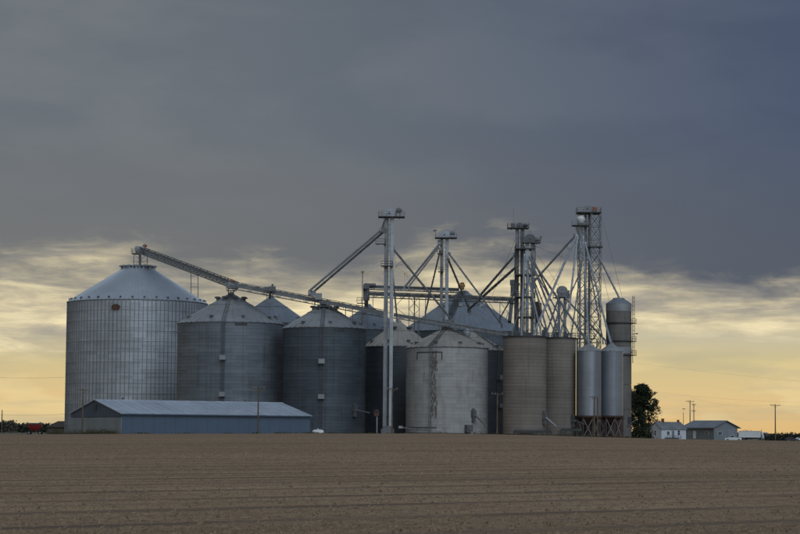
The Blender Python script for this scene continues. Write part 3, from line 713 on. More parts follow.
def leg(root, x0, y0, zb, zt, w, dd, m_, gap=.0):
    """one square elevator trunk with flanged joints"""
    mb = MB(); mb.box((x0, y0, (zb + zt) / 2), (w, dd, zt - zb)); z = zb + 2.4
    while z < zt: mb.box((x0, y0, z), (w + .12, dd + .12, .10)); z += 3.0
    return mb.build('trunk', m_, root)
def head(root, x0, x1, y0, z, rr, m_, dome='spout'):
    """rounded head section over the trunks"""
    mb = MB(); xc = (x0 + x1) / 2; n = 14; w = rr * .55
    pts = [Vector((xc + rr * 1.15 * math.cos(math.pi * k / n), y0 - w, z + rr * 1.05 * math.sin(math.pi * k / n) + .5)) for k in range(n + 1)]
    pts += [Vector((xc - rr * 1.0, y0 - w, z - .2)), Vector((xc + rr * 1.0, y0 - w, z - .2))]
    mb.prism(pts, (0, 2 * w, 0)); h = mb.build('head_section', m_, root)
    mb = MB(); mb.tube((xc, y0 - w - .25, z + .7), (xc, y0 + w + .25, z + .7), .22, 10); mb.build('head_shaft', M_['frame_dark'], h)
    return h
def motor(root, x, y, z, s=1, m_='frame_dark'):
    mb = MB(); mb.tube((x - .5 * s, y, z + .45 * s), (x + .55 * s, y, z + .45 * s), .34 * s, 10); mb.tube((x + .55 * s, y, z + .45 * s), (x + .7 * s, y, z + .45 * s), .24 * s, 10); mb.box((x, y, z + .06), (.9 * s, .6 * s, .16)); mb.box((x, y, z + .85 * s), (.35 * s, .3 * s, .2 * s))
    return mb.build('drive_motor', M_[m_], root)
def leg_ladder(root, x, y, zb, zt, m_='frame_dark'):
    mb = MB()
    for sg in (-.25, .25): mb.beam((x + sg, y, zb), (x + sg, y, zt), .06)
    z = zb + .4
    while z < zt: mb.beam((x - .25, y, z), (x + .25, y, z), .04); z += .45
    ld = mb.build('ladder', M_[m_], root); mb = MB(); z = zb + 2.5
    while z < zt:
        mb.poly([Vector((x + .38 * math.cos(math.pi * j / 6), y - .72 * math.sin(math.pi * j / 6), z)) for j in range(7)], .025, 4); z += 1.2
    mb.build('ladder_cage', M_[m_], ld)
def spout(root, p0, p1, r=.24, m_='spout', name='downspout', flange=True, elbow=True):
    mb = MB(); p0, p1 = Vector(p0), Vector(p1); mb.tube(p0, p1, r, 10)
    L = (p1 - p0).length; d_ = (p1 - p0) / L
    if flange:
        k = 3.0
        while k < L: q_ = p0 + d_ * k; mb.tube(q_ - d_ * .06, q_ + d_ * .06, r + .07, 10); k += 3.0
    if elbow: mb.tube(p1 - d_ * .1, p1 - d_ * .1 - UPV * .9, r * 1.15, 10); mb.tube(p0 + d_ * .1, p0 + UPV * .5, r * 1.3, 10)
    return mb.build(name, M_[m_], root)
def truss_post(root, p0, p1, u, hgt, sgn=1):
    """king-post bracing with cables above a long spout"""
    p0, p1 = Vector(p0), Vector(p1); mid = p0.lerp(p1, u); d_ = (p1 - p0).normalized(); side = d_.cross(Vector((0, 1, 0))).normalized() * sgn
    mb = MB(); a = mid + side * hgt; mb.beam(mid, a, .07); mb.beam(mid + d_ * .9, a, .05)
    mb.beam(a - Vector((0, .4, 0)), a + Vector((0, .4, 0)), .07)
    mb.tube(a, p0.lerp(p1, max(.02, u - .3)), .02, 4); mb.tube(a, p0.lerp(p1, min(.98, u + .3)), .02, 4); mb.build('cable_brace', M_['frame_dark'], root)

GE = 'bucket elevator legs'
# --- first leg
Y = 440; yw = Y * K; top = P(389, 217.6, Y); x1, x2 = P(386.6, 218, Y).x, P(392.2, 218, Y).x
E1 = thing('bucket_elevator', (top.x, yw, 0), 'tall twin-trunk elevator leg standing alone in front, left of the pale bin', 'grain elevator', GE)
leg(E1, x1, yw, 0, top.z, .95, 1.0, M_['spout_dark']); leg(E1, x2, yw, 0, top.z, .82, .9, M_['spout'])
leg_ladder(E1, (x1 + x2) / 2, yw - .55, 0, top.z)
mb = MB(); mb.box(((x1 + x2) / 2, yw, 1.0), (3.0, 1.5, 2.0)); mb.box(((x1 + x2) / 2, yw, 2.3), (2.2, 1.2, .7)); mb.build('boot', M_['frame_dark'], E1)
platform(E1, P(378.3, 217, Y).x, P(404.8, 217, Y).x, yw - 1.8, yw + 1.8, top.z + .1)
head(E1, x1, x2, yw, top.z + .3, 1.15, M_['spout']); motor(E1, P(398.5, 211, Y).x, yw, PZ(212.6, Y), 1.2)
mb = MB(); mb.beam((P(396, 211, Y).x, yw, top.z + .2), (P(396, 211, Y).x, yw, PZ(211.5, Y)), .3); mb.beam((P(400, 211, Y).x, yw, top.z + .2), (P(400, 211, Y).x, yw, PZ(211.5, Y)), .2); mb.build('motor_stand', M_['frame_dark'], E1)
platform(E1, P(375.5, 244, Y).x, P(386, 244, Y).x, yw - 1.4, yw - .5, PZ(244.3, Y, 381)); platform(E1, P(381, 265, Y).x, P(393, 265, Y).x, yw - 1.7, yw - .5, PZ(266.5, Y, 387))
d0 = P(383.3, 230.5, Y); mb = MB(); mb.tube(P(386, 220, Y), d0 + Vector((0, 0, .5)), .42, 8, .5); mb.box(d0, (1.6, 1.2, 1.1)); mb.build('distributor', M_['frame_dark'], E1)
spout(E1, d0 + Vector((-.6, -.35, 0)), P(309.3, 291, 452), .27, 'spout'); spout(E1, d0 + Vector((-.2, .35, -.5)), P(314.5, 291, 457), .27, 'spout_dark')
spout(E1, P(392.8, 248.5, Y), P(453.5, 322, 449), .25, 'spout_dark'); truss_post(E1, P(392.8, 248.5, Y), P(453.5, 322, 449), .16, 2.2, -1)
spout(E1, P(391.5, 262, Y), P(397, 318, 446), .2, 'spout_dark')
# --- second leg
Y = 505; yw = Y * K; top = P(444, 238.5, Y); x1, x2 = P(441.7, 240, Y).x, P(447.2, 240, Y).x
E2 = thing('bucket_elevator', (top.x, yw, 0), 'slender twin-trunk leg rising in front of the wide back bin, spouts splayed both ways', 'grain elevator', GE)
leg(E2, x1, yw, 0, top.z, .75, .9, M_['spout_dark']); leg(E2, x2, yw, 0, top.z, .85, .9, M_['spout']); leg_ladder(E2, (x1 + x2) / 2, yw - .6, 0, top.z)
mb = MB(); mb.box(((x1 + x2) / 2, yw, 1.0), (3.0, 1.5, 2.0)); mb.build('boot', M_['frame_dark'], E2)
platform(E2, P(435, 238, Y).x, P(456.8, 238, Y).x, yw - 1.9, yw + 1.9, top.z + .1, m2='frame'); platform(E2, P(438, 270, Y).x, P(444, 270, Y).x, yw - 1.7, yw - .6, PZ(272, Y, 441)); platform(E2, P(437, 252, Y).x, P(443, 252, Y).x, yw - 1.7, yw - .6, PZ(254, Y, 441))
head(E2, x1, x2, yw, top.z + .3, 1.25, M_['spout']); motor(E2, P(452, 234, Y).x, yw, top.z + .9, 1.1); mb = MB(); mb.box((P(452, 236, Y).x, yw, top.z + .5), (1.4, .9, .7)); mb.build('motor_stand', M_['frame'], E2)
mb = MB(); mb.tube(P(436.5, 237, Y), P(434.5, 230.5, Y), .06, 6); mb.box(P(435, 230.5, Y), (.9, .5, .35)); mb.build('floodlight', M_['frame_dark'], E2)
mb = MB(); mb.tube(P(454.5, 236, Y), P(454.5, 225.5, Y), .03, 5); mb.build('antenna', M_['frame_dark'], E2)
d0 = P(440, 243, Y); mb = MB(); mb.box(d0 - Vector((0, .9, 0)), (1.3, .9, 1.4)); mb.build('distributor', M_['frame_dark'], E2)
for p0, p1, r_, mm in (((439.3, 244, 502), (404, 288, 507), .30, 'spout'), ((438.5, 248, 500), (408.5, 287, 500), .2, 'spout_dark'), ((440.3, 250, 500), (425.5, 312, 528), .22, 'spout'), ((449.3, 254, 503), (502, 325, 490), .24, 'spout_dark'), ((448.5, 260, 502), (470.5, 312, 524), .27, 'spout_dark')):
    spout(E2, P(*p0), P(*p1), r_, mm)
truss_post(E2, P(439.3, 244, 502), P(404, 288, 507), .8, 2.4, -1)
# --- third tower: two legs close together
Y = 478; yw = Y * K; top = P(518, 228.6, Y)
E3 = thing('bucket_elevator', (top.x, yw, 0), 'cluster of dark trunks with stepped twin platforms, behind the wider tan silo', 'grain elevator', GE)
xs = [P(v, 230, Y).x for v in (517.2, 522.3)]
for x_, mm in zip(xs, ('spout_dark', 'spout_dark')): leg(E3, x_, yw, 0, top.z, .85, .9, M_[mm])
leg_ladder(E3, (xs[0] + xs[1]) / 2, yw - .6, 0, top.z, 'black')
platform(E3, P(507.3, 229, Y).x, P(528.8, 229, Y).x, yw - 1.8, yw + 1.8, top.z + .05)
head(E3, xs[0], xs[1], yw, top.z + .1, .85, M_['frame_dark']); motor(E3, P(525, 226, Y).x, yw - .4, top.z + .3, 1.0, 'black')
mb = MB(); mb.box(P(513, 225.5, Y), (1.1, .8, 1.0)); mb.build('control_box', M_['frame_dark'], E3)
mb = MB(); mb.tube(P(513.5, 228, Y), P(513.5, 209, Y), .035, 5); mb.build('antenna', M_['frame_dark'], E3)
t2 = P(531, 242, Y - 4); y2 = (Y - 4) * K; xs2 = [P(v, 243, Y - 4).x for v in (527.3, 532.6)]
for x_, mm in zip(xs2, ('spout', 'spout_dark')): leg(E3, x_, y2, 0, t2.z, .8, .9, M_[mm])
platform(E3, P(522.5, 243, Y - 4).x, P(540.5, 243, Y - 4).x, y2 - 1.7, y2 + 1.7, t2.z - .2, m1='frame_dark')
head(E3, xs2[0], xs2[1], y2, t2.z + .2, 1.2, M_['frame_dark']); motor(E3, P(536.3, 239, Y - 4).x, y2, t2.z, 1.1)
mb = MB(); mb.tube(P(539.2, 243, Y - 4), P(541, 237, Y - 4), .05, 5); mb.box(P(541, 237, Y - 4), (.5, .4, .4)); mb.build('floodlight', M_['frame_dark'], E3)
mb = MB(); mb.beam(P(525, 231, Y - 2), P(533, 240, Y - 3), .35); mb.beam(P(527, 230, Y - 2), P(536, 239, Y - 3), .12); mb.box(P(528, 233.5, Y - 2), (1.6, 1.2, 1.6)); mb.build('transfer_chute', M_['frame'], E3)
for v in (244, 270, 292, 312):
    platform(E3, P(515, v, Y).x, P(534, v, Y).x, y2 - 1.1, yw + 1.0, PZ(v + 6, Y, 524), 'service_deck', 'frame_dark')
for v in (515.2, 524.9, 535.4):
    p_ = P(v, 246, Y); mb = MB(); mb.beam((p_.x, yw + .9, 0), (p_.x, yw + .9, p_.z), .22); mb.build('tower_post', M_['frame_dark'], E3)
zl_ = [PZ(v, Y, 525) for v in range(336, 246, -13)]; xa, xb = P(524.9, 300, Y).x, P(535.0, 300, Y).x
for a, b_ in zip(zl_[:-1], zl_[1:]):
    for s0, s1 in ((a, b_), (b_, a)): mb = MB(); mb.beam((xa, yw + .95, s0), (xb, yw + .95, s1), .10); mb.build('cross_brace', M_['frame_dark'], E3)
for p0, p1, r_, mm in (((514.8, 255, 476), (481, 294, 500), .25, 'spout_dark'), ((513.5, 257.5, 473), (478, 299, 496), .14, 'spout_dark'), ((516, 267, 474), (468.5, 309.5, 510), .34, 'spout_dark'),
                       ((528, 262, 470), (548.5, 336, 447), .22, 'spout_dark'), ((530, 258, 470), (560, 335, 450), .25, 'spout_dark'), ((533, 262, 470), (587.5, 342, 446), .25, 'spout_dark'),
                       ((526.5, 270, 468), (541, 333, 442), .2, 'spout'), ((531.5, 255, 472), (550, 297, 476), .2, 'spout_dark'), ((524.5, 256, 470), (521.5, 334, 442), .24, 'spout')):
    spout(E3, P(*p0), P(*p1), r_, mm)
truss_post(E3, P(531, 262, 470), P(587.5, 342, 446), .45, 1.8, -1)
for p0, p1, r_ in (((529, 275, 469), (537, 334, 441), .16), ((533.5, 268, 470), (571, 337, 449), .17), ((527, 285, 469), (512, 334, 443), .16), ((534, 280, 468), (556, 336, 449), .14), ((519, 285, 476), (500, 318, 490), .16), ((530, 300, 466), (547, 335, 447), .14)): spout(E3, P(*p0), P(*p1), r_, 'spout_dark')
for p0, p1 in (((515, 240, 478), (492, 296, 500)), ((534, 250, 474), (566, 296, 474)), ((535, 246, 474), (575, 262, 470)), ((516, 262, 478), (506, 322, 480))):
    mb = MB(); mb.tube(P(*p0), P(*p1), .035, 5); mb.build('guy_cable', M_['frame_dark'], E3)
# dust cyclone hung by the cluster
q0 = P(537, 303.5, 468); q1 = P(537, 322, 468)
CY = thing('dust_cyclone', (q0.x, q0.y, q1.z - 9), 'rust-brown dust cyclone among the spouts right of the stepped twin platforms', 'dust collector')
mb = MB(); cc = Vector((q0.x, q0.y, 0)); mb.lathe(cc, [(.01, q0.z + .5), (1.05, q0.z + .15), (1.12, q0.z), (1.12, q0.z - 2.6), (.25, q1.z), (.25, q1.z - 1)], 24); mb.build('cyclone_body', M_['rust'], CY)
mb = MB(); mb.tube((q0.x, q0.y, q1.z - .9), (q0.x, q0.y, q1.z - 9), .22, 8)
for sg in (-1, 1): mb.beam((q0.x + sg, q0.y, q0.z - 1.5), (q0.x + sg, q0.y, q1.z - 9), .16); mb.beam((q0.x + sg, q0.y, q0.z - 1.2), (q0.x - 3.0, q0.y + .8, q0.z - 1.2), .14)
CYF = mb.build('cyclone_frame', M_['frame_dark'], CY)
mb = MB(); mb.box((q0.x, q0.y, (q1.z - 9) / 2), (2.4, 2.4, q1.z - 9)); mb.build('transfer_shaft', M_['galv_dark'], CY); CY.location = (q0.x, q0.y, 0)
for ch in CY.children:
    ch.data.transform(Matrix.Translation((0, 0, q1.z - 9)))
# --- small leg between the silos
Y = 474; yw = Y * K; top = P(561.5, 293, Y)
E5 = thing('bucket_elevator', (top.x, yw, 0), 'short twin-trunk leg with a boxy pale head, seen above the narrower tan silo', 'grain elevator', GE)
xs = [P(v, 295, Y).x for v in (559.0, 564.9)]
for x_ in xs: leg(E5, x_, yw, 0, top.z, .62, .8, M_['spout_dark'])
leg_ladder(E5, (xs[0] + xs[1]) / 2, yw - .6, 0, top.z, 'black'); head(E5, xs[0], xs[1], yw, top.z, 1.2, M_['frame'])
mb = MB(); mb.box((top.x + .5, yw - .1, top.z - .2), (2.9, 1.7, 1.7)); mb.build('head_box', M_['frame'], E5)
platform(E5, P(553, 296, Y).x, P(569, 296, Y).x, yw - 1.3, yw + 1.3, top.z - 1.2)
for p0, p1, r_, mm in (((558, 300, 472), (545.5, 336, 446), .2, 'spout_dark'), ((561, 303, 470), (552, 336, 448), .2, 'spout'), ((566, 299, 472), (606, 341, 452), .22, 'spout_dark')): spout(E5, P(*p0), P(*p1), r_, mm)
# --- lattice tower leg
Y = 472; yw = Y * K
E4 = thing('bucket_elevator', (P(588.5, 300, Y).x, yw, 0), 'open lattice tower carrying the tallest right-hand leg, orange guard at its top', 'grain elevator', GE)
xl, xr = P(577.3, 320, Y).x, P(600.0, 320, Y).x; zt = PZ(213.2, Y, 590); ya, yb = yw - 2.3, yw + 2.3
for x_ in (xl + .3, (xl + xr) / 2 + .4, xr):
    for y_ in (ya, yb): mb = MB(); mb.beam((x_, y_, -.2), (x_, y_, zt if x_ > xl + .6 else PZ(226, Y, 580)), .17); mb.build('tower_post', M_['frame_dark'], E4)
levels = [0] + [PZ(v, Y, 590) for v in np.arange(420, 212, -12.9)]
for i, (a, b_) in enumerate(zip(levels[:-1], levels[1:])):
    xm = (xl + xr) / 2 + .4
    for y_ in (ya, yb):
        mb = MB(); mb.beam((xl + .3, y_, b_), (xr, y_, b_), .13); mb.build('girt', M_['frame_dark'], E4)
        mb = MB(); mb.beam((xm, y_, a), (xr, y_, b_), .13); mb.build('cross_brace', M_['frame_dark'], E4)
        mb = MB(); mb.beam((xm, y_, b_), (xr, y_, a), .13); mb.build('cross_brace', M_['frame_dark'], E4)
        if b_ < PZ(226, Y, 580):
            mb = MB(); mb.beam((xl + .3, y_, b_ if i % 2 else a), (xm, y_, a if i % 2 else b_), .13); mb.build('cross_brace', M_['frame_dark'], E4)
            mb = MB(); mb.beam((xl + .3, y_, a if i % 2 else b_), (xm, y_, b_ if i % 2 else a), .10); mb.build('cross_brace', M_['frame_dark'], E4)
    for x_ in (xl + .3, xr):
        mb = MB(); mb.beam((x_, ya, a if i % 2 else b_), (x_, yb, b_ if i % 2 else a), .10); mb.build('cross_brace', M_['frame_dark'], E4)
tx = [P(v, 230, Y).x for v in (585.3, 589.3)]
leg(E4, tx[0], yw, 0, zt, .55, .8, M_['spout_dark']); leg(E4, tx[1], yw, 0, zt, .5, .8, M_['frame_dark'])
tx3 = P(580.6, 240, Y - 1).x; leg(E4, tx3, yw - .3, 0, PZ(228, Y, 580), .36, .5, M_['spout'])
leg_ladder(E4, (tx[0] + tx[1]) / 2, yw - .6, 0, zt, 'black')
platform(E4, P(576.5, 213.5, Y).x, P(600.8, 213.5, Y).x, ya - .3, yb + .3, zt); platform(E4, P(571.5, 226.5, Y).x, P(588, 226.5, Y).x, ya - .5, yw + .2, PZ(226.2, Y, 578), m2='frame')
platform(E4, P(587, 248, Y).x, P(602, 248, Y).x, ya - .5, yw, PZ(247.6, Y, 594), m2='frame')
head(E4, tx[0], tx[1], yw, zt + .4, 1.0, M_['spout_dark']); hb = P(580.8, 219.3, Y - 1)
mb = MB(); mb.lathe(hb, [(.01, -1.1), (.7, -.9), (1.05, -.2), (1.1, .2), (.75, .85), (.01, 1.1)], 20); mb.build('second_head', M_['white'], E4)
mb = MB(); mb.box(P(580.3, 223.5, Y - 1), (1.4, 1.2, 1.4)); mb.box(P(579, 219.5, Y), (.6, 1.3, 2.0)); mb.build('head_frame', M_['frame_dark'], E4)
mb = MB(); mb.tube(P(590, 209.5, Y), P(595, 208.3, Y), .5, 10); mb.box(P(594.5, 209.3, Y), (1.3, .9, 1.0)); mb.build('belt_guard', M_['orange'], E4)
mb = MB(); mb.box(P(592.5, 211.8, Y), (1.8, 1.0, .7)); mb.build('motor_stand', M_['frame_dark'], E4)
mb = MB(); mb.lathe(P(579.5, 231.5, Y - 1), [(1.0, 1.2), (.9, .4), (.45, -.9), (.45, -1.2)], 16); mb.build('distributor', M_['spout'], E4)
for p0, p1, r_, mm in (((575, 236, 470), (532.5, 283, 474), .25, 'spout_dark'), ((576.3, 236, 468), (534, 333, 442), .27, 'spout'), ((577.5, 237, 468), (569.5, 306, 462), .25, 'spout'), ((569.5, 306, 462), (559.5, 335.5, 449), .25, 'spout'),
                       ((583.3, 238, 466), (588.8, 343, 446), .2, 'spout'), ((585.5, 244, 468), (610.5, 342.5, 451), .25, 'spout'), ((594, 247, 470), (618.8, 297, 466), .23, 'spout_dark')): spout(E4, P(*p0), P(*p1), r_, mm)
for p0, p1, r_ in (((582, 262, 467), (571, 337, 450), .16), ((579, 275, 467), (552, 336, 448), .15), ((590, 270, 468), (603, 341, 452), .16), ((598, 300, 470), (612, 342, 452), .13)): spout(E4, P(*p0), P(*p1), r_, 'spout_dark')
for p0, p1 in (((601, 214, 472), (628, 320, 468)), ((577, 240, 471), (541, 300, 474)), ((600, 262, 472), (616, 330, 466))):
    mb = MB(); mb.tube(P(*p0), P(*p1), .035, 5); mb.build('guy_cable', M_['frame_dark'], E4)
truss_post(E4, P(576.3, 236, 468), P(534, 333, 442), .14, 2.0, -1)

# ------------------------------------------------------------------ conveyors
def conveyor(root, p0, p1, hgt, wid, m_body='frame', web=True, railing=True, chord='frame_dark', posts=None, belt=True, lower='black'):
    p0, p1 = Vector(p0), Vector(p1); d_, sx, up, L = MB().frame(p0, p1)
    if belt:
        mb = MB(); mb.box((p0 + p1) / 2 + up * (hgt * .10), (L, wid * .62, hgt * .56), (d_, sx, up)); k = 1.5
        while k < L: mb.box(p0 + d_ * k + up * (hgt * .12), (.12, wid * .62 + .1, hgt * .56 + .1), (d_, sx, up)); k += 3.0
        mb.build('conveyor_trough', M_[m_body], root)
    for su in (-1, 1):
        for sv in (-.5, .5):
            mb = MB(); mb.beam(p0 + sx * (wid * .5 * su) + up * (hgt * sv), p1 + sx * (wid * .5 * su) + up * (hgt * sv), .16 if sv > 0 else .22); mb.build('truss_chord', M_[chord if sv > 0 else lower], root)
    if web:
        mb = MB(); n = max(2, int(L / 1.8))
        for su in (-1, 1):
            for k in range(n):
                a, b_ = p0 + d_ * (L * k / n), p0 + d_ * (L * (k + 1) / n); s_ = sx * (wid * .5 * su)
                mb.beam(a + s_ - up * hgt * .5, b_ + s_ + up * hgt * .5, .08) if k % 2 else mb.beam(a + s_ + up * hgt * .5, b_ + s_ - up * hgt * .5, .08); mb.beam(b_ + s_ - up * hgt * .5, b_ + s_ + up * hgt * .5, .07)
        mb.build('web_bracing', M_[m_body], root, 'stuff')
    if railing:
        wk = MB(); o_ = sx * (wid * .5 + .4); wk.beam(p0 + o_ - up * hgt * .5, p1 + o_ - up * hgt * .5, .8, .08); w_ = wk.build('walkway', M_['frame'], root)
        mb = MB(); n = int(L / 2); o_ = sx * (wid * .5 + .78)
        for k in range(n + 1): q_ = p0 + d_ * (L * k / n) + o_ - up * hgt * .5; mb.beam(q_, q_ + UPV * 1.1, .06)
        for hh in (.55, 1.1): mb.beam(p0 + o_ - up * hgt * .5 + UPV * hh, p1 + o_ - up * hgt * .5 + UPV * hh, .06)
        mb.build('handrail', M_['frame'], w_)
def post_pair(root, px1, px2, yt, yb, Y, m_='frame_dark', cross=True, r=.16):
    for v in (px1, px2): mb = MB(); mb.beam(P(v, yt, Y), P(v, yb, Y), r); mb.build('support_post', M_[m_], root)
    if cross:
        mb = MB(); ym = (yt + yb) / 2; mb.beam(P(px1, ym, Y), P(px2, ym, Y), .1); mb.beam(P(px1, yt + 2, Y), P(px2, yt + 2, Y), .1); mb.build('support_girt', M_[m_], root)
# A1 from the roof of the grey bin up to the big bin
CA = thing('conveyor', (P(190, 268, 482).x, 482 * K, 0), 'steep covered conveyor climbing left to the peak of the largest bin', 'conveyor', 'overhead grain conveyors')
a0, a1 = P(140.5, 249.8, 500), P(236, 285.2, 463)
conveyor(CA, a0, a1, 1.5, 1.3, 'frame', True, True)
mb = MB(); mb.box(a0, (2.4, 2.0, 1.7)); mb.tube(a0 + Vector((-.8, -1.2, .2)), a0 + Vector((-.8, 1.2, .2)), .7, 12); mb.build('head_pulley', M_['frame'], CA)
motor(CA, P(144.8, 246.2, 500).x, 500 * K - .5, P(145, 247.4, 500).z, .9, 'orange')
mb = MB(); rail(mb, P(132, 255, 500).x, P(148, 255, 500).x, 500 * K - 2, 500 * K + 2, PZ(253.6, 500, 140) , 1.1); mb.box(P(140, 253.9, 500), (4.2, 4, .15)); mb.build('peak_platform', M_['frame_dark'], CA)
for u in (133.8, 140.5, 147.2):
    for yy in (496.5, 503.5): mb = MB(); mb.beam(P(u, 253.5, yy), P(u, 268.5, yy), .16); mb.build('support_post', M_['frame_dark'], CA)
mb = MB(); mb.tube(P(140, 254, 500), P(140, 267, 500), .35, 10); mb.build('fill_spout', M_['frame'], CA)
mb = MB(); mb.beam(P(132, 261.5, 496.5), P(148, 261.5, 496.5), .1); mb.beam(P(133.8, 254, 496.5), P(147.2, 266, 496.5), .08); mb.beam(P(147.2, 254, 496.5), P(133.8, 266, 496.5), .08); mb.build('support_girt', M_['frame_dark'], CA)
p_ = P(191, 273, 482); q_ = P(198, 276, 482)
for v, yt, yb in ((191, 271.5, 293.5), (198, 274, 297.5)): mb = MB(); mb.beam(P(v, yt, 484), P(v, yb, 484), .16); mb.build('support_post', M_['frame_dark'], CA)
mb = MB(); mb.beam(P(191, 287, 484), P(198, 287, 484), .1); mb.beam(P(191, 276, 484), P(198, 276, 484), .1); mb.build('support_girt', M_['frame_dark'], CA)
# A2 from the first leg along the bin roofs
C2 = thing('conveyor', (P(310, 298, 455).x, 455 * K, 0), 'long railed conveyor sloping from the grey bin roof down to the first leg', 'conveyor', 'overhead grain conveyors')
conveyor(C2, P(229, 284.6, 460), P(386, 314.2, 450), 1.7, 1.5, 'frame', True, True)
motor(C2, P(231.8, 281.5, 460).x, 460 * K, PZ(282.6, 460, 232), .9, 'orange')
mb = MB(); mb.box(P(233, 285.5, 460), (2.2, 1.8, 1.6)); mb.build('head_pulley', M_['frame'], C2)
for v, yt, yb, yy in ((228.3, 287, 294.5, 461), (233.5, 288, 294.5, 461), (267, 293, 299, 508), (273, 294, 299, 508), (315, 300, 305.5, 455), (324, 301, 305.5, 455), (330, 303, 308, 455), (352.5, 309, 321, 470), (345.5, 308, 320, 470)):
    mb = MB(); mb.beam(P(v, yt, yy), P(v, yb, yy), .2); mb.build('support_post', M_['frame_dark'], C2)
platform(C2, P(227, 289, 460).x, P(237, 289, 460).x, 460 * K - 2.0, 460 * K - .9, PZ(291, 460, 232))
mb = MB(); mb.box(P(272, 289.0, 455), (1.7, 1.5, 1.2)); mb.box(P(266, 288.8, 455), (1.0, 1.3, .9)); mb.tube(P(272.5, 287, 455), P(272.5, 284, 455), .25, 8); mb.build('transfer_box', M_['frame_dark'], C2)
mb = MB(); mb.tube(P(270, 291, 455), P(270, 298.5, 508), .3, 8); mb.build('fill_spout', M_['frame_dark'], C2)
mb = MB(); mb.box(P(312, 293.4, 453), (1.8, 1.5, 1.3)); mb.build('inlet_box', M_['frame'], C2); mb = MB(); mb.box(P(318.5, 296.5, 453), (1.6, 1.4, 1.5)); mb.build('inlet_box', M_['frame'], C2); mb = MB(); mb.tube(P(318.5, 297, 455), P(322, 304.5, 455), .4, 8); mb.build('fill_spout', M_['frame'], C2)
# B walkway conveyor over the central bins
C3 = thing('conveyor', (P(450, 327, 446).x, 446 * K, 0), 'railed catwalk conveyor running over the pale bin to the tan silo tops', 'conveyor', 'overhead grain conveyors')
conveyor(C3, P(394, 315.8, 448), P(507, 335.0, 443), 1.0, 1.2, 'frame', True, True)
mb = MB(); mb.box(P(449, 322.8, 447), (1.6, 1.3, 1.5)); mb.build('inlet_box', M_['frame_dark'], C3); mb = MB(); mb.box(P(446, 325.3, 447), (1.0, 1.0, .9)); mb.build('inlet_box', M_['frame_dark'], C3)
mb = MB(); mb.lathe(P(467, 333, 452), [(.01, 1.3), (.75, 1.0), (.95, .2), (.7, -.8), (.3, -1.4)], 16); mb.build('surge_hopper', M_['spout'], C3)
for v, yt, yb, yy in ((398, 318, 323.5, 462), (418, 322, 340, 462), (442, 326, 330, 447), (452, 327, 331, 447), (478, 332, 338, 470), (493, 334, 349, 470)):
    mb = MB(); mb.beam(P(v, yt, yy), P(v, yb, yy), .18); mb.build('support_post', M_['frame_dark'], C3)
# C upper horizontal conveyors behind the second leg
C4 = thing('conveyor', (P(430, 295, 513).x, 513 * K, 0), 'level double conveyor bridge passing behind the second leg, orange motor at its right end', 'conveyor', 'overhead grain conveyors')
conveyor(C4, P(366, 287.2, 515), P(459, 290.6, 515), 1.1, 1.0, 'frame_dark', True, True, 'frame_dark')
conveyor(C4, P(369, 294.5, 513), P(516, 300.4, 505), 1.5, 1.3, 'frame_dark', True, True, 'frame_dark')
motor(C4, P(461, 287, 515).x, 515 * K, PZ(288.2, 515, 461), 1.6, 'yellow'); mb = MB(); mb.box(P(462.6, 286.2, 515), (.9, .8, 2.0)); mb.build('belt_guard', M_['orange'], C4)
mb = MB(); mb.box(P(366.3, 293, 514), (1.7, 1.8, 4.0)); mb.tube(P(366, 286, 512), P(366, 286, 517), .8, 12); mb.box(P(371, 284.7, 514), (2.6, 1.4, .6)); mb.tube(P(366.3, 298, 514), P(366.3, 308, 530), .55, 8); mb.build('drive_head', M_['frame_dark'], C4)
for v, yt, yb, yy in ((409, 296, 330, 513), (414.5, 296, 330, 513), (419.5, 296, 330, 513), (425.5, 297, 322, 520), (500, 300, 322, 513), (514.5, 300, 345, 506), (373, 294, 312, 524)):
    mb = MB(); p_ = P(v, yt, yy); bz = 0 if v in (409, 414.5, 419.5, 514.5) else P(v, yb, yy).z; mb.beam(p_, (p_.x, p_.y, bz), .3 if v == 414.5 else .17); mb.build('support_post', M_['frame_dark'], C4)
for a, b_ in (((409, 297), (419.5, 309)), ((419.5, 297), (409, 309)), ((409, 309), (419.5, 321)), ((419.5, 309), (409, 321)), ((382, 297), (409, 318)), ((404, 297), (388, 314)), ((500, 302), (512, 318)), ((488, 301), (500, 318)), ((514, 303), (505, 320))):
    mb = MB(); mb.beam(P(*a, 513), P(*b_, 513), .12); mb.build('support_brace', M_['frame_dark'], C4)
mb = MB(); mb.box(P(512.5, 290, 506), (1.0, 1.2, 3.4)); mb.box(P(513, 282.5, 506), (1.6, 1.4, 1.4)); mb.tube(P(512, 300, 506), P(509.5, 322, 500), .5, 8); mb.build('tail_box', M_['frame_dark'], C4)
# yellow lamp on a pole at the left end of the bridge
base = P(362, 330, 505)
YL = thing('yard_lamp', (base.x, base.y, 0), 'thin pole with a small yellow lamp left of the level conveyor bridge', 'lamp post')
mb = MB(); mb.tube((base.x, base.y, 0), (base.x, base.y, PZ(272.5, 505, 362)), .10, 8); mb.build('pole', M_['wood'], YL)
mb = MB(); mb.box((base.x, base.y, PZ(272, 505, 362)), (.8, .6, .5)); mb.build('lamp_head', M_['yellow'], YL)
mb = MB(); rail(mb, P(357, 290, 505).x, P(366, 290, 505).x, 505 * K - 1, 505 * K + 1, PZ(303, 505, 362), 1.4, 1.0); mb.box(P(361.5, 303.3, 505), (2.4, 2, .15)); mb.build('service_platform', M_['frame_dark'], YL)
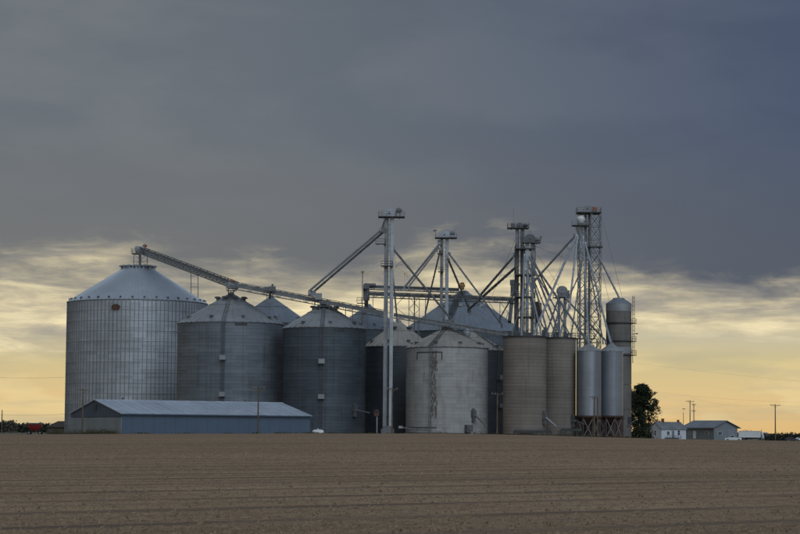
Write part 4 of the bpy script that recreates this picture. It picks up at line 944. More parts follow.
# catwalk deck with clutter between tan silos and towers
zt = PZ(338, 456, 560)
CW = thing('catwalk', (P(560, 330, 456).x, 456 * K, 0), 'dark railed catwalk across the tan silo tops towards the hopper bins', 'catwalk')
x0_, x1_ = P(505, 337, 452).x, P(598, 337, 452).x; yy = 459 * K
mb = MB(); mb.box(((x0_ + x1_) / 2, yy, zt), (x1_ - x0_, 1.6, .22)); mb.build('deck', M_['black'], CW)
mb = MB(); rail(mb, x0_, x1_, yy - .8, yy + .8, zt + .1, 1.2, 1.8); mb.build('handrail', M_['frame_dark'], CW)
for v in (509, 541, 577, 597): p_ = P(v, 338, 459); mb = MB(); mb.beam((p_.x, yy, 0), (p_.x, yy, zt), .3); mb.build('support_post', M_['frame_dark'], CW)
for v, w_, h_ in ((515, 1.8, 1.6), (527, 2.2, 1.3), (545, 1.4, 2.0), (556, 1.8, 1.5), (566, 1.2, 1.1)): mb = MB(); p_ = P(v, 334, 459); mb.box((p_.x, yy, zt + h_ / 2 + .1), (w_, 1.0, h_)); mb.tube((p_.x, yy, zt + h_), (p_.x, yy, zt + h_ + .8), .2, 8); mb.build('valve_box', M_['frame_dark'], CW)
for v in (571, 576, 581, 594): p_ = P(v, 326, 459); mb = MB(); mb.beam((p_.x, yy, zt), (p_.x, yy, zt + 4.2), .09); mb.build('mast', M_['frame_dark'], CW)
mb = MB(); mb.beam((P(571, 326, 459).x, yy, zt + 2.4), (P(598, 326, 459).x, yy, zt + 2.4), .08); mb.beam((P(571, 326, 459).x, yy, zt + 4.0), (P(598, 326, 459).x, yy, zt + 4.0), .08); mb.build('upper_rail', M_['frame_dark'], CW)

# ------------------------------------------------------------------ buildings
GRID = R_(30); GU = Vector((math.cos(GRID), math.sin(GRID), 0)); GV = Vector((-math.sin(GRID), math.cos(GRID), 0))
def solve_len(A, dirv, px, py=430):
    """length along dirv from A that reaches a sight line"""
    v = _f + RIGHT * ((px - 400) / F) + UP * ((267 - py) / F); tt = v.x / v.y
    return (A.x - tt * A.y) / (tt * dirv.y - dirv.x)
# blue machine shed
A = P(121, 433.5, 402); A.z = 0
L = solve_len(A, GU, 310); Wd = solve_len(A, GV, 70.5)
h = P(121, 413.6, 402).z; hr = P(95, 400.3, 412).z
SH = thing('machine_shed', A, 'long low blue-grey shed with pale metal roof in front of the bins', 'shed')
n = 18
for k in range(n):                                        # long side: upright siding panels
    a = A + GU * (L * k / n); mb = MB(); mb.box(a + GU * (L / n / 2) + UPV * (h / 2 - .2) + GV * .1, (L / n - .012, .16, h + .4 - .1), (GU, GV, UPV)); mb.box(a + GU * .08 + UPV * (h / 2) + GV * .01, (.06, .03, h - .1), (GU, GV, UPV)); mb.build('siding_panel', M_['shed_blue'], SH)
for k in range(8):
    a = A + GV * (Wd * k / 8); mb = MB(); mb.box(a + GV * (Wd / 16) + UPV * ((h - .9) / 2 - .1) + GU * .06, (.16, Wd / 8 - .015, h - .9 + .4), (GU, GV, UPV)); mb.build('gable_panel', M_['shed_light'], SH)
mb = MB(); B_ = A + GV * Wd; gm_ = A + GV * (Wd / 2)
mb.prism([A + UPV * (h - .72), B_ + UPV * (h - .72), B_ + UPV * h, gm_ + UPV * (hr - .05), A + UPV * h], GU * .2); mb.build('gable', M_['shed_dark'], SH)
mb = MB(); C_ = A + GU * L; mb.prism([C_, C_ + GV * Wd, C_ + GV * Wd + UPV * h, C_ + GV * (Wd / 2) + UPV * (hr - .05), C_ + UPV * h], -GU * .2); mb.box(B_ + GU * (L / 2) + UPV * (h / 2 - .1) - GV * .1, (L - .5, .16, h), (GU, GV, UPV)); mb.build('back_wall', M_['shed_blue'], SH)
ns = 24
for side in (0, 1):
    e0 = A - GU * .35 - GV * .5 if side == 0 else B_ - GU * .35 + GV * .5
    r0 = gm_ - GU * .35; slope_ = (hr - h) / (Wd / 2)
    e0 = Vector((e0.x, e0.y, h - .5 * slope_ + .06)); r0 = Vector((r0.x, r0.y, hr + .06))
    nrm = (r0 - e0).cross(GU).normalized(); nrm = nrm if nrm.z > 0 else -nrm; LL = (L + .7) / ns
    for k in range(ns):                                   # roof sheets
        off = nrm * (.012 * (k % 2)); mb = MB(); a = e0 + GU * (LL * k) + off; b_ = r0 + GU * (LL * k) + off
        mb.prism([a, a + GU * (LL * 1.01), b_ + GU * (LL * 1.01), b_], nrm * .06); mb.beam(a + GU * .06 + nrm * .09, b_ + GU * .06 + nrm * .09, .07, .07); mb.build('roof_sheet', M_['shed_roof'], SH)
mb = MB(); mb.beam(Vector((gm_.x, gm_.y, hr + .14)) - GU * .4, Vector((gm_.x, gm_.y, hr + .14)) + GU * (L + .4), .5, .1); mb.build('ridge_cap', M_['shed_roof'], SH)
mb = MB(); o_ = gm_ + UPV * (hr - 1.55) - GU * .1; mb.box(o_, (.2, 1.5, 1.3), (GU, GV, UPV)); gv = mb.build('gable_vent', M_['black'], SH)
for u_, w_ in ((.14, .55), (.36, .45), (.60, .5), (.80, .4)):
    mb = MB(); a = Vector((gm_.x, gm_.y, hr)) + GU * (L * u_); mb.tube(a, a + UPV * .55, .22, 8); mb.tube(a + UPV * .5, a + UPV * .7, .34, 8); mb.build('ridge_vent', M_['frame_dark'], SH)
mb = MB(); mb.beam(e0.lerp(e0, 1), e0, .01) if False else None
fe = A - GV * .55 + UPV * (h - .5 * (hr - h) / (Wd / 2) - .08); mb.beam(fe - GU * .3, fe + GU * (L + .3), .14, .16); mb.build('eave_trim', M_['shed_dark'], SH)

# white cottage
A = P(661.5, 438, 590); A.z = gz1(A.x, A.y); g0 = A.z
L = solve_len(A, GU, 686); Wd = solve_len(A, GV, 649.3); h = P(661.5, 428.9, 590).z; hr = P(656.5, 422.4, 593).z
HS = thing('cottage', A, 'small white cottage with grey shingle roof beside the dark tree', 'house')
B_ = A + GV * Wd; gm_ = A + GV * (Wd / 2); z_ = lambda v, zz_: Vector((v.x, v.y, zz_))
mb = MB(); mb.box(z_(A + GU * (L / 2) + GV * (Wd / 2), (h + g0) / 2 - .1), (L, Wd, h - g0 + .2), (GU, GV, UPV)); mb.prism([z_(A, h - .02), z_(B_, h - .02), z_(gm_, hr - .05)], GU * L); mb.build('wall', M_['house_wall'], HS)
rf = MB(); 
for e_, sg in ((A, -1), (B_, 1)):
    sl_ = (hr - h) / (Wd / 2); e0 = z_(e_ + GV * (.35 * sg) - GU * .3, h - .35 * sl_ + .05); r0 = z_(gm_ - GU * .3, hr + .05); rf.prism([e0, e0 + GU * (L + .6), r0 + GU * (L + .6), r0], UPV * .14)
rfo = rf.build('roof', M_['shingle'], HS)
mb = MB(); cpos = z_(gm_ + GU * (L * .30), hr); mb.box(cpos + UPV * .35, (.8, .8, 1.5)); mb.box(cpos + UPV * 1.1, (.95, .95, .15)); mb.build('chimney', M_['brick'], rfo)
mb = MB(); cpos = z_(gm_ + GU * (L * .93), hr); mb.box(cpos + UPV * .25, (.7, .7, 1.2)); mb.build('chimney', M_['brick'], rfo)
def window(root, o_, ax_t, ax_n, w, hh, fm='white'):
    mb = MB(); mb.box(o_ + ax_n * .03, (w, .06, hh), (ax_t, ax_n, UPV)); wi = mb.build('window', M_['glass'], root); mb = MB()
    for s_ in (-1, 1): mb.box(o_ + ax_t * (w / 2 * s_) + ax_n * .05, (.09, .10, hh + .1), (ax_t, ax_n, UPV)); mb.box(o_ + UPV * (hh / 2 * s_) + ax_n * .05, (w + .1, .12, .09), (ax_t, ax_n, UPV))
    mb.box(o_ + ax_n * .07, (w, .05, .06), (ax_t, ax_n, UPV)); mb.build('frame', M_[fm], wi)
window(HS, z_(A + GV * (Wd * .5), h - 1.25), GV, -GU, 1.2, 1.5); window(HS, z_(A + GU * (L * .70), h - 1.15), GU, -GV, 1.0, 1.5); window(HS, z_(A + GU * (L * .27), h - 1.3), GU, -GV, 1.1, 1.1)
mb = MB(); mb.box(z_(A + GU * (L * .47) - GV * .04, h - 1.6), (.95, .08, 2.1), (GU, GV, UPV)); mb.build('door', M_['shop_wall'], HS)
mb = MB(); mb.box(z_(A + GU * (L * .42) - GV * .7, h - 2.75), (5.6, 1.2, .12), (GU, GV, UPV))
for k in range(6): mb.box(z_(A + GU * (L * .42 - 2.6 + 1.04 * k) - GV * 1.2, h - 2.55 ), (.1, .1, .9), (GU, GV, UPV))
mb.beam(z_(A + GU * (L * .42 - 2.7) - GV * 1.2, h - 2.12), z_(A + GU * (L * .42 + 2.7) - GV * 1.2, h - 2.12), .09); mb.build('porch_rail', M_['frame_dark'], HS)

# grey metal shop with its gable towards the right
A = P(714, 439, 640); A.z = gz1(A.x, A.y); g0 = A.z
L = solve_len(A, GV, 683); Wd = solve_len(A, GU, 738 - .5); h = P(714, 427.3, 640).z; hr = P(727, 421.3, 644).z
SP = thing('metal_shop', A, 'grey metal shop building with dark overhanging roof and red trim', 'building')
B_ = A + GU * Wd; gm_ = A + GU * (Wd / 2)
mb = MB(); mb.box(z_(A + GU * (Wd / 2) + GV * (L / 2), (h + g0) / 2 - .1), (Wd, L, h - g0 + .2), (GU, GV, UPV)); mb.prism([z_(A, h - .02), z_(B_, h - .02), z_(gm_, hr - .05)], GV * L); mb.build('wall', M_['shop_wall'], SP)
rf = MB()
for e_, sg in ((A, -1), (B_, 1)):
    sl_ = (hr - h) / (Wd / 2); e0 = z_(e_ + GU * (1.0 * sg) - GV * .7, h - 1.0 * sl_ + .06); r0 = z_(gm_ - GV * .7, hr + .06); rf.prism([e0, e0 + GV * (L + 1.4), r0 + GV * (L + 1.4), r0], UPV * .2)
rf.build('roof', M_['shop_roof'], SP)
mb = MB(); mb.box(z_(A + GV * 2.4 - GU * .1, h - .45), (.12, 4.6, .45), (GU, GV, UPV)); mb.build('red_trim', M_['redtrim'], SP)
window(SP, z_(A + GV * (L * .22) - GU * .02, h - 2.0), GV, -GU, 1.8, 1.2); window(SP, z_(A + GU * (Wd * .25), h - 2.0), GU, -GV, 1.7, 1.1); window(SP, z_(A + GV * (L * .78) - GU * .02, h - 1.9), GV, -GU, 1.2, 1.1)
mb = MB(); mb.box(z_(A + GV * (L * .62) - GU * .05, h - 2.6), (.1, 1.6, 2.6), (GU, GV, UPV)); mb.build('door', M_['white'], SP)
mb = MB(); mb.box(z_(A + GU * (Wd * .7) - GV * .05, h - 2.3), (3.0, .1, 3.2), (GU, GV, UPV)); mb.build('roller_door', M_['shop_roof'], SP)

# ------------------------------------------------------------------ vehicles
def wheel(root, c_, r, w, ax_, hub='frame'):
    mb = MB(); mb.lathe((0, 0, 0), [(r * .55, -w / 2), (r * .93, -w / 2), (r, -w * .35), (r, w * .35), (r * .93, w / 2), (r * .55, w / 2)], 20)
    rot_ = Vector((0, 0, 1)).rotation_difference(ax_).to_matrix(); mb.v = [tuple(rot_ @ Vector(v) + Vector(c_)) for v in mb.v]
    wh = mb.build('wheel', M_['tyre'], root); mb = MB(); mb.tube(Vector(c_) - ax_ * (w * .4), Vector(c_) + ax_ * (w * .4), r * .56, 14); mb.build('rim', M_[hub], wh)
# semi truck and trailer
D = Vector((.93, -.36, 0)).normalized(); N_ = Vector((-D.y, D.x, 0)); N_ = -N_ if N_.y > 0 else N_     # N_ faces the camera
o_ = P(738.5, 438, 860); g0 = gz1(o_.x + 5, o_.y - 5); o_.z = g0
T = thing('semi_truck', o_, 'semi truck with a long white box trailer parked right of the shop', 'truck')
LT = solve_len(o_, D, 760.5); 
mb = MB(); mb.box(o_ + D * (LT / 2) - N_ * 1.28 + UPV * 2.6, (LT, 2.55, 2.75), (D, N_, UPV)); tb = mb.build('trailer_box', M_['white'], T)
mb = MB(); mb.beam(o_ + UPV * 4.02 + N_ * .03, o_ + D * LT + UPV * 4.02 + N_ * .03, .1, .14); mb.beam(o_ + UPV * 1.2 + N_ * .03, o_ + D * LT + UPV * 1.2 + N_ * .03, .1, .16)
k = .6
while k < LT: mb.beam(o_ + D * k + UPV * 1.25 + N_ * .02, o_ + D * k + UPV * 3.95 + N_ * .02, .06); k += 1.2
mb.build('trailer_rib', M_['white'], tb)
mb = MB(); mb.box(o_ + D * (LT / 2 + 2) - N_ * 1.28 + UPV * 1.0, (LT + 3, 1.1, .3), (D, N_, UPV)); mb.build('chassis', M_['black'], T)
cb = o_ + D * (LT + .7) - N_ * 1.28; mb = MB()
side = [(0, .9), (0, 3.3), (.4, 3.6), (1.7, 3.45), (2.2, 2.5), (3.9, 2.2), (4.2, 1.9), (4.2, .7), (0, .7)]
mb.prism([cb + D * a + UPV * b_ + N_ * 1.15 for a, b_ in side], -N_ * 2.3); cab = mb.build('cab', M_['white'], T)
mb = MB(); mb.prism([cb + D * a + UPV * b_ + N_ * 1.17 for a, b_ in ((.7, 2.4), (.7, 3.2), (1.5, 3.2), (1.9, 2.4))], N_ * .03); mb.prism([cb + D * a + UPV * b_ + N_ * 1.0 for a, b_ in ((2.24, 2.55), (1.78, 3.42), (1.83, 3.42), (2.3, 2.55))], -N_ * 2.0); mb.build('cab_window', M_['glass'], cab)
mb = MB(); q_ = cb - D * .25 + N_ * 1.0; mb.tube(q_ + UPV * .9, q_ + UPV * 4.7, .12, 8); mb.build('exhaust_stack', M_['frame_dark'], T)
mb = MB(); mb.box(cb + D * 1.0 + N_ * 1.05 + UPV * .75, (1.4, .5, .6), (D, N_, UPV)); mb.build('fuel_tank', M_['frame'], T)
for dd in (1.2, 2.5, LT - .8, LT + .45, LT + 4.0):
    for sg in (0.0, -2.25): wheel(T, o_ + D * dd + N_ * (-.15 + sg) + UPV * .52, .52, .3, N_)
def car(name, label, px, Y, ang, colr, pickup=False, cat='car'):
    o_ = P(px, 438, Y); o_.z = gz1(o_.x, o_.y); D = Vector((math.cos(ang), math.sin(ang), 0)); N_ = Vector((-D.y, D.x, 0))
    root = thing(name, o_, label, cat)
    w = .95 if pickup else .88
    body = [(-2.6, .45), (-2.6, 1.15), (-.5, 1.2), (-.5, 1.2), (1.3, 1.15), (2.5, 1.02), (2.65, .8), (2.6, .42)] if pickup else [(-2.2, .4), (-2.25, .85), (-1.9, 1.0), (1.0, .98), (2.0, .82), (2.25, .6), (2.2, .38)]
    cabp = [(-.55, 1.18), (-.35, 1.85), (.75, 1.87), (1.35, 1.15)] if pickup else [(-1.75, .98), (-1.1, 1.42), (.2, 1.44), (1.05, .98)]
    mb = MB(); mb.prism([o_ + D * a + UPV * b_ - N_ * w for a, b_ in body], N_ * 2 * w); bo = mb.build('body', M_[colr], root)
    mb = MB(); mb.prism([o_ + D * a + UPV * b_ - N_ * (w - .1) for a, b_ in cabp], N_ * 2 * (w - .1)); mb.build('cabin', M_[colr], root)
    mb = MB()
    cx_ = sum(a for a, _ in cabp) / 4; cz_ = sum(b_ for _, b_ in cabp) / 4
    for sg in (-1, 1): mb.prism([o_ + D * (cx_ + (a - cx_) * .82) + UPV * (cz_ + (b_ - cz_) * .72) + N_ * (sg * (w - .1)) for a, b_ in cabp], N_ * (.02 * sg))
    mb.build('side_glass', M_['glass'], root)
    for a in ((-1.7, 1.75) if pickup else (-1.4, 1.4)):
        for sg in (-1, 1): wheel(root, o_ + D * a + N_ * (sg * (w - .06)) + UPV * (.38 if pickup else .33), .38 if pickup else .33, .24, N_)
    for sg in (-1, 1): mb = MB(); mb.box(o_ + D * (2.58 if pickup else 2.16) + N_ * (sg * (w - .25)) + UPV * (.85 if pickup else .7), (.12, .35, .2), (D, N_, UPV)); mb.build('headlight', M_['frame'], root)
    return root
car('pickup_truck', 'white pickup parked against the shop gable, left of the trailer', 733.3, 600, R_(172), 'white', True, 'pickup')
car('parked_car', 'dark car at the right edge of the picture, beyond the field', 791.5, 640, R_(8), 'black')
car('parked_car', 'white car at the right edge of the picture, half cut off beside the dark car', 798.5, 690, R_(185), 'white')
# red grain cart
o_ = P(35, 434, 555); o_.z = gz1(o_.x, o_.y); s_ = m_per_px(555)
CT = thing('grain_cart', o_, 'red grain cart standing on the field at far left', 'farm trailer')
mb = MB(); a4 = lambda hx, hy, z: [Vector((o_.x - hx, o_.y - hy, z + o_.z)), Vector((o_.x + hx, o_.y - hy, z + o_.z)), Vector((o_.x + hx, o_.y + hy, z + o_.z)), Vector((o_.x - hx, o_.y + hy, z + o_.z))]
lv = [a4(.5, .4, 1.1), a4(1.95, 1.35, 2.2), a4(2.05, 1.45, 3.1)]; vs = [v for l in lv for v in l]
mb.add(vs, [(3, 2, 1, 0)] + [(4 * k + i, 4 * k + (i + 1) % 4, 4 * k + 4 + (i + 1) % 4, 4 * k + 4 + i) for k in range(2) for i in range(4)]); mb.build('hopper', M_['red'], CT)
mb = MB(); l_ = a4(2.12, 1.5, 3.1)
for i in range(4): mb.beam(l_[i], l_[(i + 1) % 4], .22)
mb.prism([l_[0] + UPV * .05, l_[1] + UPV * .05, l_[2] + UPV * .05, l_[3] + UPV * .05], UPV * .25); mb.build('tarp_cover', M_['frame_dark'], CT)
for k in range(5): mb = MB(); x_ = o_.x - 1.9 + .95 * k; mb.beam((x_, o_.y - 1.45, o_.z + 2.2), (x_, o_.y - 1.53, o_.z + 3.1), .09); mb.build('hopper_rib', M_['red'], CT)
mb = MB(); mb.beam((o_.x - 2.3, o_.y, o_.z + .75), (o_.x + 2.3, o_.y, o_.z + .75), .9, .2)
for sx_ in (-1, 1):
    for sy_ in (-1, 1): mb.beam((o_.x + 1.6 * sx_, o_.y + .9 * sy_, o_.z + .8), (o_.x + 1.3 * sx_, o_.y + .9 * sy_, o_.z + 2.0), .12)
mb.tube((o_.x - 2.3, o_.y, o_.z + .75), (o_.x - 4.0, o_.y, o_.z + .45), .08, 6); mb.build('undercarriage', M_['black'], CT)
for sx_ in (-1.6, 1.6):
    for sy_ in (-1.0, 1.0): wheel(CT, (o_.x + sx_, o_.y + sy_, o_.z + .55), .55, .35, Vector((0, 1, 0)))

# ------------------------------------------------------------------ poles, wires, small things in the yard
def utility_pole(label, px, Y, ytop, arms=((1.0, 2.4),), r=.15, lean=0, arm_ang=0.35):
    p_ = P(px, ytop, Y); g0 = gz1(p_.x, p_.y); root = thing('utility_pole', (p_.x, p_.y, g0), label, 'utility pole', 'wooden utility poles')
    b0 = Vector((p_.x, p_.y, g0 - .3)); mb = MB(); mb.tube(b0, p_ + Vector((lean, 0, 0)), r * 1.25, 10, r * .8); mb.build('pole', M_['wood'], root)
    ax_ = Vector((math.cos(arm_ang), math.sin(arm_ang), 0))
    for dz_, w in arms:
        c_ = p_ - UPV * dz_; mb = MB(); mb.beam(c_ - ax_ * (w / 2), c_ + ax_ * (w / 2), .16, .14); mb.beam(c_ - ax_ * (w * .3), c_ - UPV * .7, .05); mb.beam(c_ + ax_ * (w * .3), c_ - UPV * .7, .05); ar = mb.build('crossarm', M_['wood'], root)
        for u in (-.46, -.2, .46): mb = MB(); q_ = c_ + ax_ * (w * u); mb.tube(q_, q_ + UPV * .28, .05, 6); mb.tube(q_ + UPV * .16, q_ + UPV * .34, .11, 8); mb.build('insulator', M_['frame'], ar)
    return p_
utility_pole('utility pole in front of the shed gable at the far left bin', 83.2, 393, 388.5, ((.35, 2.2),))
utility_pole('thin utility pole standing before the middle of the blue shed', 258.5, 393, 386.5, ((.5, 2.6),))
utility_pole('thin utility pole right beside the foot of the first leg', 392.4, 415, 387.5, ((.4, 2.4),))
utility_pole('utility pole between the pale bin and the wider tan silo', 497.3, 420, 392.5, ((.4, 2.6),))
utility_pole('utility pole in front of the left hopper bin', 594.2, 424, 396.2, ((.3, 2.0),))
utility_pole('bare second pole in front of the left hopper bin', 597.6, 426, 396.0, ())
u1 = utility_pole('tallest utility pole behind the cottage and shop', 690, 705, 400.2, ((.5, 3.4),), .17)
u2 = utility_pole('double-armed pole just right of the tallest one behind the shop', 693.8, 760, 403.5, ((.5, 2.0), (3.0, 1.8)), .17)
u3 = utility_pole('lone utility pole standing right of the parked truck', 775.2, 660, 404.3, ((.4, 3.9),), .19)
u4 = utility_pole('distant pole at the left edge of the picture', 2.2, 800, 410, (), .22)
p_ = P(683.4, 410, 640); g0 = gz1(p_.x, p_.y)
WV = thing('antenna_mast', (p_.x, p_.y, g0), 'dark mast with a small vane standing between cottage and shop', 'mast')
mb = MB(); mb.tube((p_.x, p_.y, g0), (p_.x, p_.y, PZ(412.5, 640, 683)), .14, 8, .08); mb.build('mast_pole', M_['wood'], WV)
mb = MB(); q_ = P(683.8, 409, 640); mb.tube((p_.x, p_.y, PZ(412.6, 640, 683)), (p_.x, p_.y, q_.z), .03, 5); mb.box(q_, (.8, .1, .25)); mb.beam(q_ - Vector((.6, 0, 0)), q_ + Vector((.7, 0, 0)), .05); mb.build('vane', M_['frame_dark'], WV)
def wire(label, pts, sag, r=.035):
    mb = MB()
    for a, b_ in zip(pts[:-1], pts[1:]):
        a, b_ = Vector(a), Vector(b_); prev = None
        for k in range(15):
            w = k / 14; q_ = a.lerp(b_, w) - UPV * (sag * 4 * w * (1 - w))
            if prev is not None: mb.tube(prev, q_, r, 5, cap=False)
            prev = q_
    tag(mb.build('power_line', M_['wire']), label, 'cable', 'overhead wires')
wire('lowest wire running off right from the pole by the truck', [u1 + Vector((0, 0, 1.0)), u3 - UPV * .1, P(860, 400.5, 640)], 1.6, .013)
wire('wire high above the shop roof, dipping to the right edge', [P(560, 352, 700), P(860, 386.5, 620)], 1.0, .013)
wire('middle wire above the shop and truck', [P(600, 383, 720), P(860, 402, 620)], 2.4, .013)
wire('wire crossing the yellow sky left of the largest bin', [u4 - UPV * .4 - Vector((40, 0, 1.0)), u4 - UPV * 2.0, P(90, 411.5, 700)], .8, .035)
wire('upper thin wire crossing the sky left of the largest bin', [P(-30, 376.5, 600), P(90, 376, 640)], .6, .03)

# lamp box on a post, white tank, low auger, thin post
p_ = P(377, 415, 425); BX = thing('electric_box', (p_.x, p_.y, 0), 'rusty box on a pale post left of the first leg', 'electric box')
mb = MB(); mb.tube((p_.x, p_.y, -.3), (p_.x, p_.y, p_.z - .3), .15, 8); mb.build('post', M_['frame'], BX)
mb = MB(); mb.box((p_.x - .1, p_.y, p_.z + .25), (1.1, .6, 1.1)); mb.lathe((p_.x - .1, p_.y, p_.z + .8), [(.6, 0), (.35, .3), (.01, .38)], 12); mb.build('cabinet', M_['rust'], BX)
p_ = P(318, 433, 430); TK = thing('propane_tank', (p_.x, p_.y, 0), 'small white tank lying at the foot of the dark ladder bin', 'tank')
mb = MB(); n = 12; prof = [(0, -1.35), (.35, -1.25), (.55, -1.0), (.6, -.7), (.6, .7), (.55, 1.0), (.35, 1.25), (0, 1.35)]
vs = []; 
for r_, a in prof:
    for k in range(n): vs.append((p_.x + a, p_.y + r_ * math.cos(6.2832 * k / n), 1.05 + r_ * math.sin(6.2832 * k / n)))
mb.add(vs, [(j * n + i, j * n + (i + 1) % n, (j + 1) * n + (i + 1) % n, (j + 1) * n + i) for j in range(len(prof) - 1) for i in range(n)]); mb.tube((p_.x, p_.y, 1.6), (p_.x, p_.y, 1.85), .18, 8); mb.build('vessel', M_['white'], TK)
for u in (-.8, .8): mb = MB(); mb.box((p_.x + u, p_.y, .2), (.2, .9, .75)); mb.build('saddle', M_['frame_dark'], TK)
p_ = P(412, 430, 424); AU = thing('portable_auger', (p_.x, p_.y, 0), 'low portable auger parked at the left foot of the pale bin', 'auger')
mb = MB(); a = P(400.5, 427.5, 424); b_ = P(427, 430.5, 424); mb.tube(a, b_, .14, 8); mb.build('auger_tube', M_['frame_dark'], AU)
mb = MB(); mb.box(a + Vector((0, 0, .05)), (.9, .5, .55)); mb.build('discharge_spout', M_['frame'], AU)
mb = MB(); mb.beam(P(408, 428.5, 424), Vector((P(410, 0, 424).x, 424 * K, .4)), .1); mb.beam(P(418, 429.5, 424), Vector((P(414, 0, 424).x, 424 * K, .4)), .1); mb.beam((P(407, 430, 424).x, 424 * K, .55), (P(428, 430, 424).x, 424 * K, .55), .3); mb.build('undercarriage', M_['black'], AU)
for v in (410, 422):
    for sg in (-.7, .7): wheel(AU, (P(v, 432, 424).x, 424 * K + sg, .4), .4, .22, Vector((0, 1, 0)))

# ------------------------------------------------------------------ trees, shrubs, weeds, far woods
def leaves(mb, c_, rad, n, s0, s1, flat=1.0):
    for _ in range(n):
        while True:
            q_ = Vector((random.uniform(-1, 1), random.uniform(-1, 1), random.uniform(-1, 1)))
            if q_.length < 1: break
        q_ = q_.normalized() * (q_.length ** .7) * random.choice((.8, 1, 1, 1.25)); pt = Vector(c_) + Vector((q_.x * rad, q_.y * rad, q_.z * rad * flat))
        s = random.uniform(s0, s1); a = Vector((random.gauss(0, 1), random.gauss(0, 1), random.gauss(0, 1))).normalized(); b_ = a.orthogonal().normalized(); c2 = a.cross(b_)
        mb.add([pt - b_ * s, pt + c2 * s * .5, pt + b_ * s, pt - c2 * s * .5], [(0, 1, 2, 3)])
def tree(name, label, px, Y, ytop, rad_px, lm, nblob=46, per=150, group=None, trunk_h=.16, leaf=(.16, .34)):
    p_ = P(px, ytop, Y); g0 = gz1(p_.x, p_.y); H = p_.z - g0; R = rad_px * m_per_px(Y); root = thing(name, (p_.x, p_.y, g0), label, 'tree', group); base = Vector((p_.x, p_.y, g0))
    tr = MB(); tr.tube(base - UPV * .3, base + UPV * H * .35 + Vector((.2, 0, 0)), R * .09, 8, R * .06); tips = []
    tr.tube(base + UPV * H * .35 + Vector((.2, 0, 0)), base + UPV * H * .8, R * .06, 7, R * .02)
    cr = MB()
    for k in range(nblob):
        u = random.random(); a = random.random() * 6.2832; zz_ = trunk_h + (1 - trunk_h) * u
        env = R * (math.sin(math.pi * min(1, (u * .86 + .14)) ** .85)) ** .55
        env *= .80 + .20 * math.sin(3 * a + 5 * u) + .14 * math.sin(7 * a - 9 * u); r_ = env * random.random() ** .45 * random.uniform(.75, 1.1); c_ = base + Vector((r_ * math.cos(a), r_ * math.sin(a), H * min(.95, zz_)))
        if k < 16: tr.tube(base + UPV * H * (.15 + .5 * u), c_, R * .03, 5, R * .008)
        leaves(cr, c_, R * random.uniform(.09, .21), per, *leaf, .8)
    tr.build('trunk', M_['bark'], root); cr.build('crown', M_[lm], root, None, 180)
    return root
tree('tree', 'dense dark green tree right behind the tall round tower', 641.5, 630, 384, 20.5, 'leaf', 330, 75)
# shrubs and hedge on the right, far woods on the left
def hedge(name, label, x0, x1, Y, ytop, lm, n, kind, sz=(.2, .5), jag=2.0, cat='hedge'):
    mb = MB()
    for k in range(n):
        px = x0 + (x1 - x0) * (k + random.random()) / n; a = P(px, ytop + random.uniform(-jag, jag) * .5, Y); g0 = gz1(a.x, a.y); top = max(.6, a.z - g0)
        yy = a.y + random.uniform(-3, 3)
        for j in range(3): leaves(mb, (a.x, yy, g0 + top * (j + .5) / 3), top * .42, 26, sz[0], sz[1], .8)
    o = mb.build(name, M_[lm], None, kind, 180)
    o['label'] = label
    if not kind: o['category'] = cat
    return o
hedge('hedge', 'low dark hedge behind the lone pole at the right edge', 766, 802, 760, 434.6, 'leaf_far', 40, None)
hedge('shrub', 'low dark bushes under the tree left of the cottage', 632, 650, 560, 430.0, 'leaf', 16, None, cat='shrub')
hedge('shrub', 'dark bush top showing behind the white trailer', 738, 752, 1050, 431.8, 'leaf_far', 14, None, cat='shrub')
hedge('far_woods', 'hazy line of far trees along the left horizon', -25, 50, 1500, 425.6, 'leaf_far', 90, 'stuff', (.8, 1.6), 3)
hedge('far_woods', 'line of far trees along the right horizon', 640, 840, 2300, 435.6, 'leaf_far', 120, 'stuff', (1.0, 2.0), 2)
hedge('shrub', 'pale bare bush at the far left beside the distant pole', 5, 15, 1100, 423.0, 'leaf_grey', 14, None, (.5, 1.0), 2, cat='shrub')
hedge('shrub', 'dark bush at the far left edge', -8, 3, 1000, 424.2, 'leaf_far', 14, None, (.5, 1.0), 2, cat='shrub')
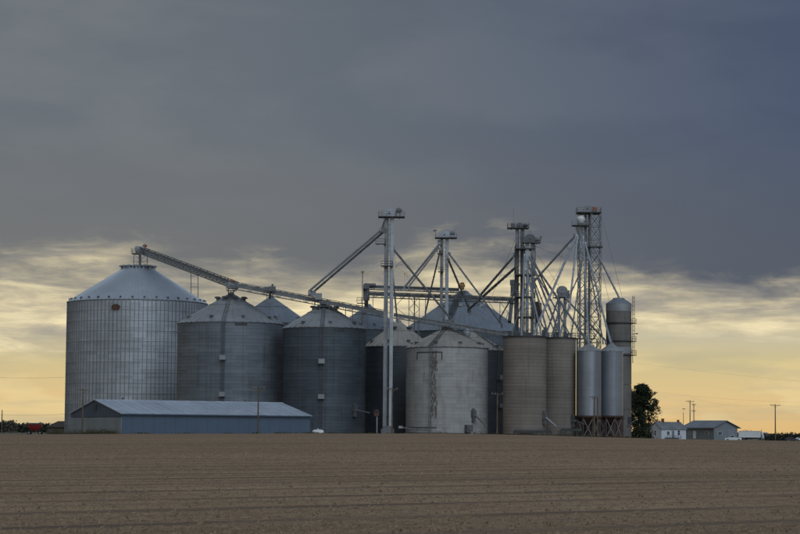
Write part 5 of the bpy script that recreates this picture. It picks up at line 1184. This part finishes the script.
# weeds by the shed
def weed(px, Y, n, hh):
    mb = MB(); p_ = P(px, 433, Y); g0 = gz1(p_.x, p_.y)
    for _ in range(n):
        x_ = p_.x + random.gauss(0, .8); y_ = p_.y + random.gauss(0, .5); h_ = hh * random.uniform(.4, 1.1); a = random.random() * 6.28; lx = random.gauss(0, .2); w = .05
        mb.add([(x_ - w * math.cos(a), y_ - w * math.sin(a), g0 - .05), (x_ + w * math.cos(a), y_ + w * math.sin(a), g0 - .05), (x_ + lx, y_ + lx, g0 + h_)], [(0, 1, 2)])
        leaves(mb, (x_ + lx * .6, y_ + lx * .6, g0 + h_ * .6), h_ * .3, 3, .06, .16)
    return mb
mb = MB()
for k in range(46):
    px = random.uniform(52, 118); w_ = weed(px, random.uniform(389.5, 396), 26, random.choice((.5, .7, .9, 1.5))); mb.add(w_.v, w_.f)
o = mb.build('weeds', M_['weed'], None, 'stuff', 180); o['label'] = 'rough weeds along the foot of the shed gable'
mb = MB()
for k in range(150):
    px = random.choice((random.uniform(120, 640), random.gauss(330, 30), random.gauss(600, 25), random.gauss(500, 15))); w_ = weed(px, random.uniform(386, 391), 14, random.choice((.2, .3, .3, .5))); mb.add(w_.v, w_.f)
o = mb.build('weeds', M_['weed'], None, 'stuff', 180); o['label'] = 'thin scattered weeds along the far edge of the field'
# low barn far left
A = P(55.5, 430, 900); A.z = gz1(A.x, A.y); g0 = A.z
BN = thing('far_barn', A, 'low dark barn roof in the distance just left of the largest bin', 'barn')
h = PZ(426.5, 900, 55); hr = PZ(421.2, 900, 60); x0_, x1_ = P(47, 430, 900).x, P(75, 430, 900).x; xm = P(58, 430, 900).x
mb = MB(); mb.box(((x0_ + x1_) / 2, A.y + 8, (g0 + h) / 2), (x1_ - x0_, 14, h - g0 + .3)); mb.build('wall', M_['dark_roof'], BN)
mb = MB(); mb.prism([Vector((x0_ - 1, A.y, h - .4)), Vector((xm, A.y, hr)), Vector((x1_ - 4, A.y, hr)), Vector((x1_ + 1, A.y, h - .4))], (0, 16, 0)); mb.build('roof', M_['dark_roof'], BN)

for o in bpy.data.objects:
    for k in [k for k in o.keys() if k.startswith('_')]: del o[k]
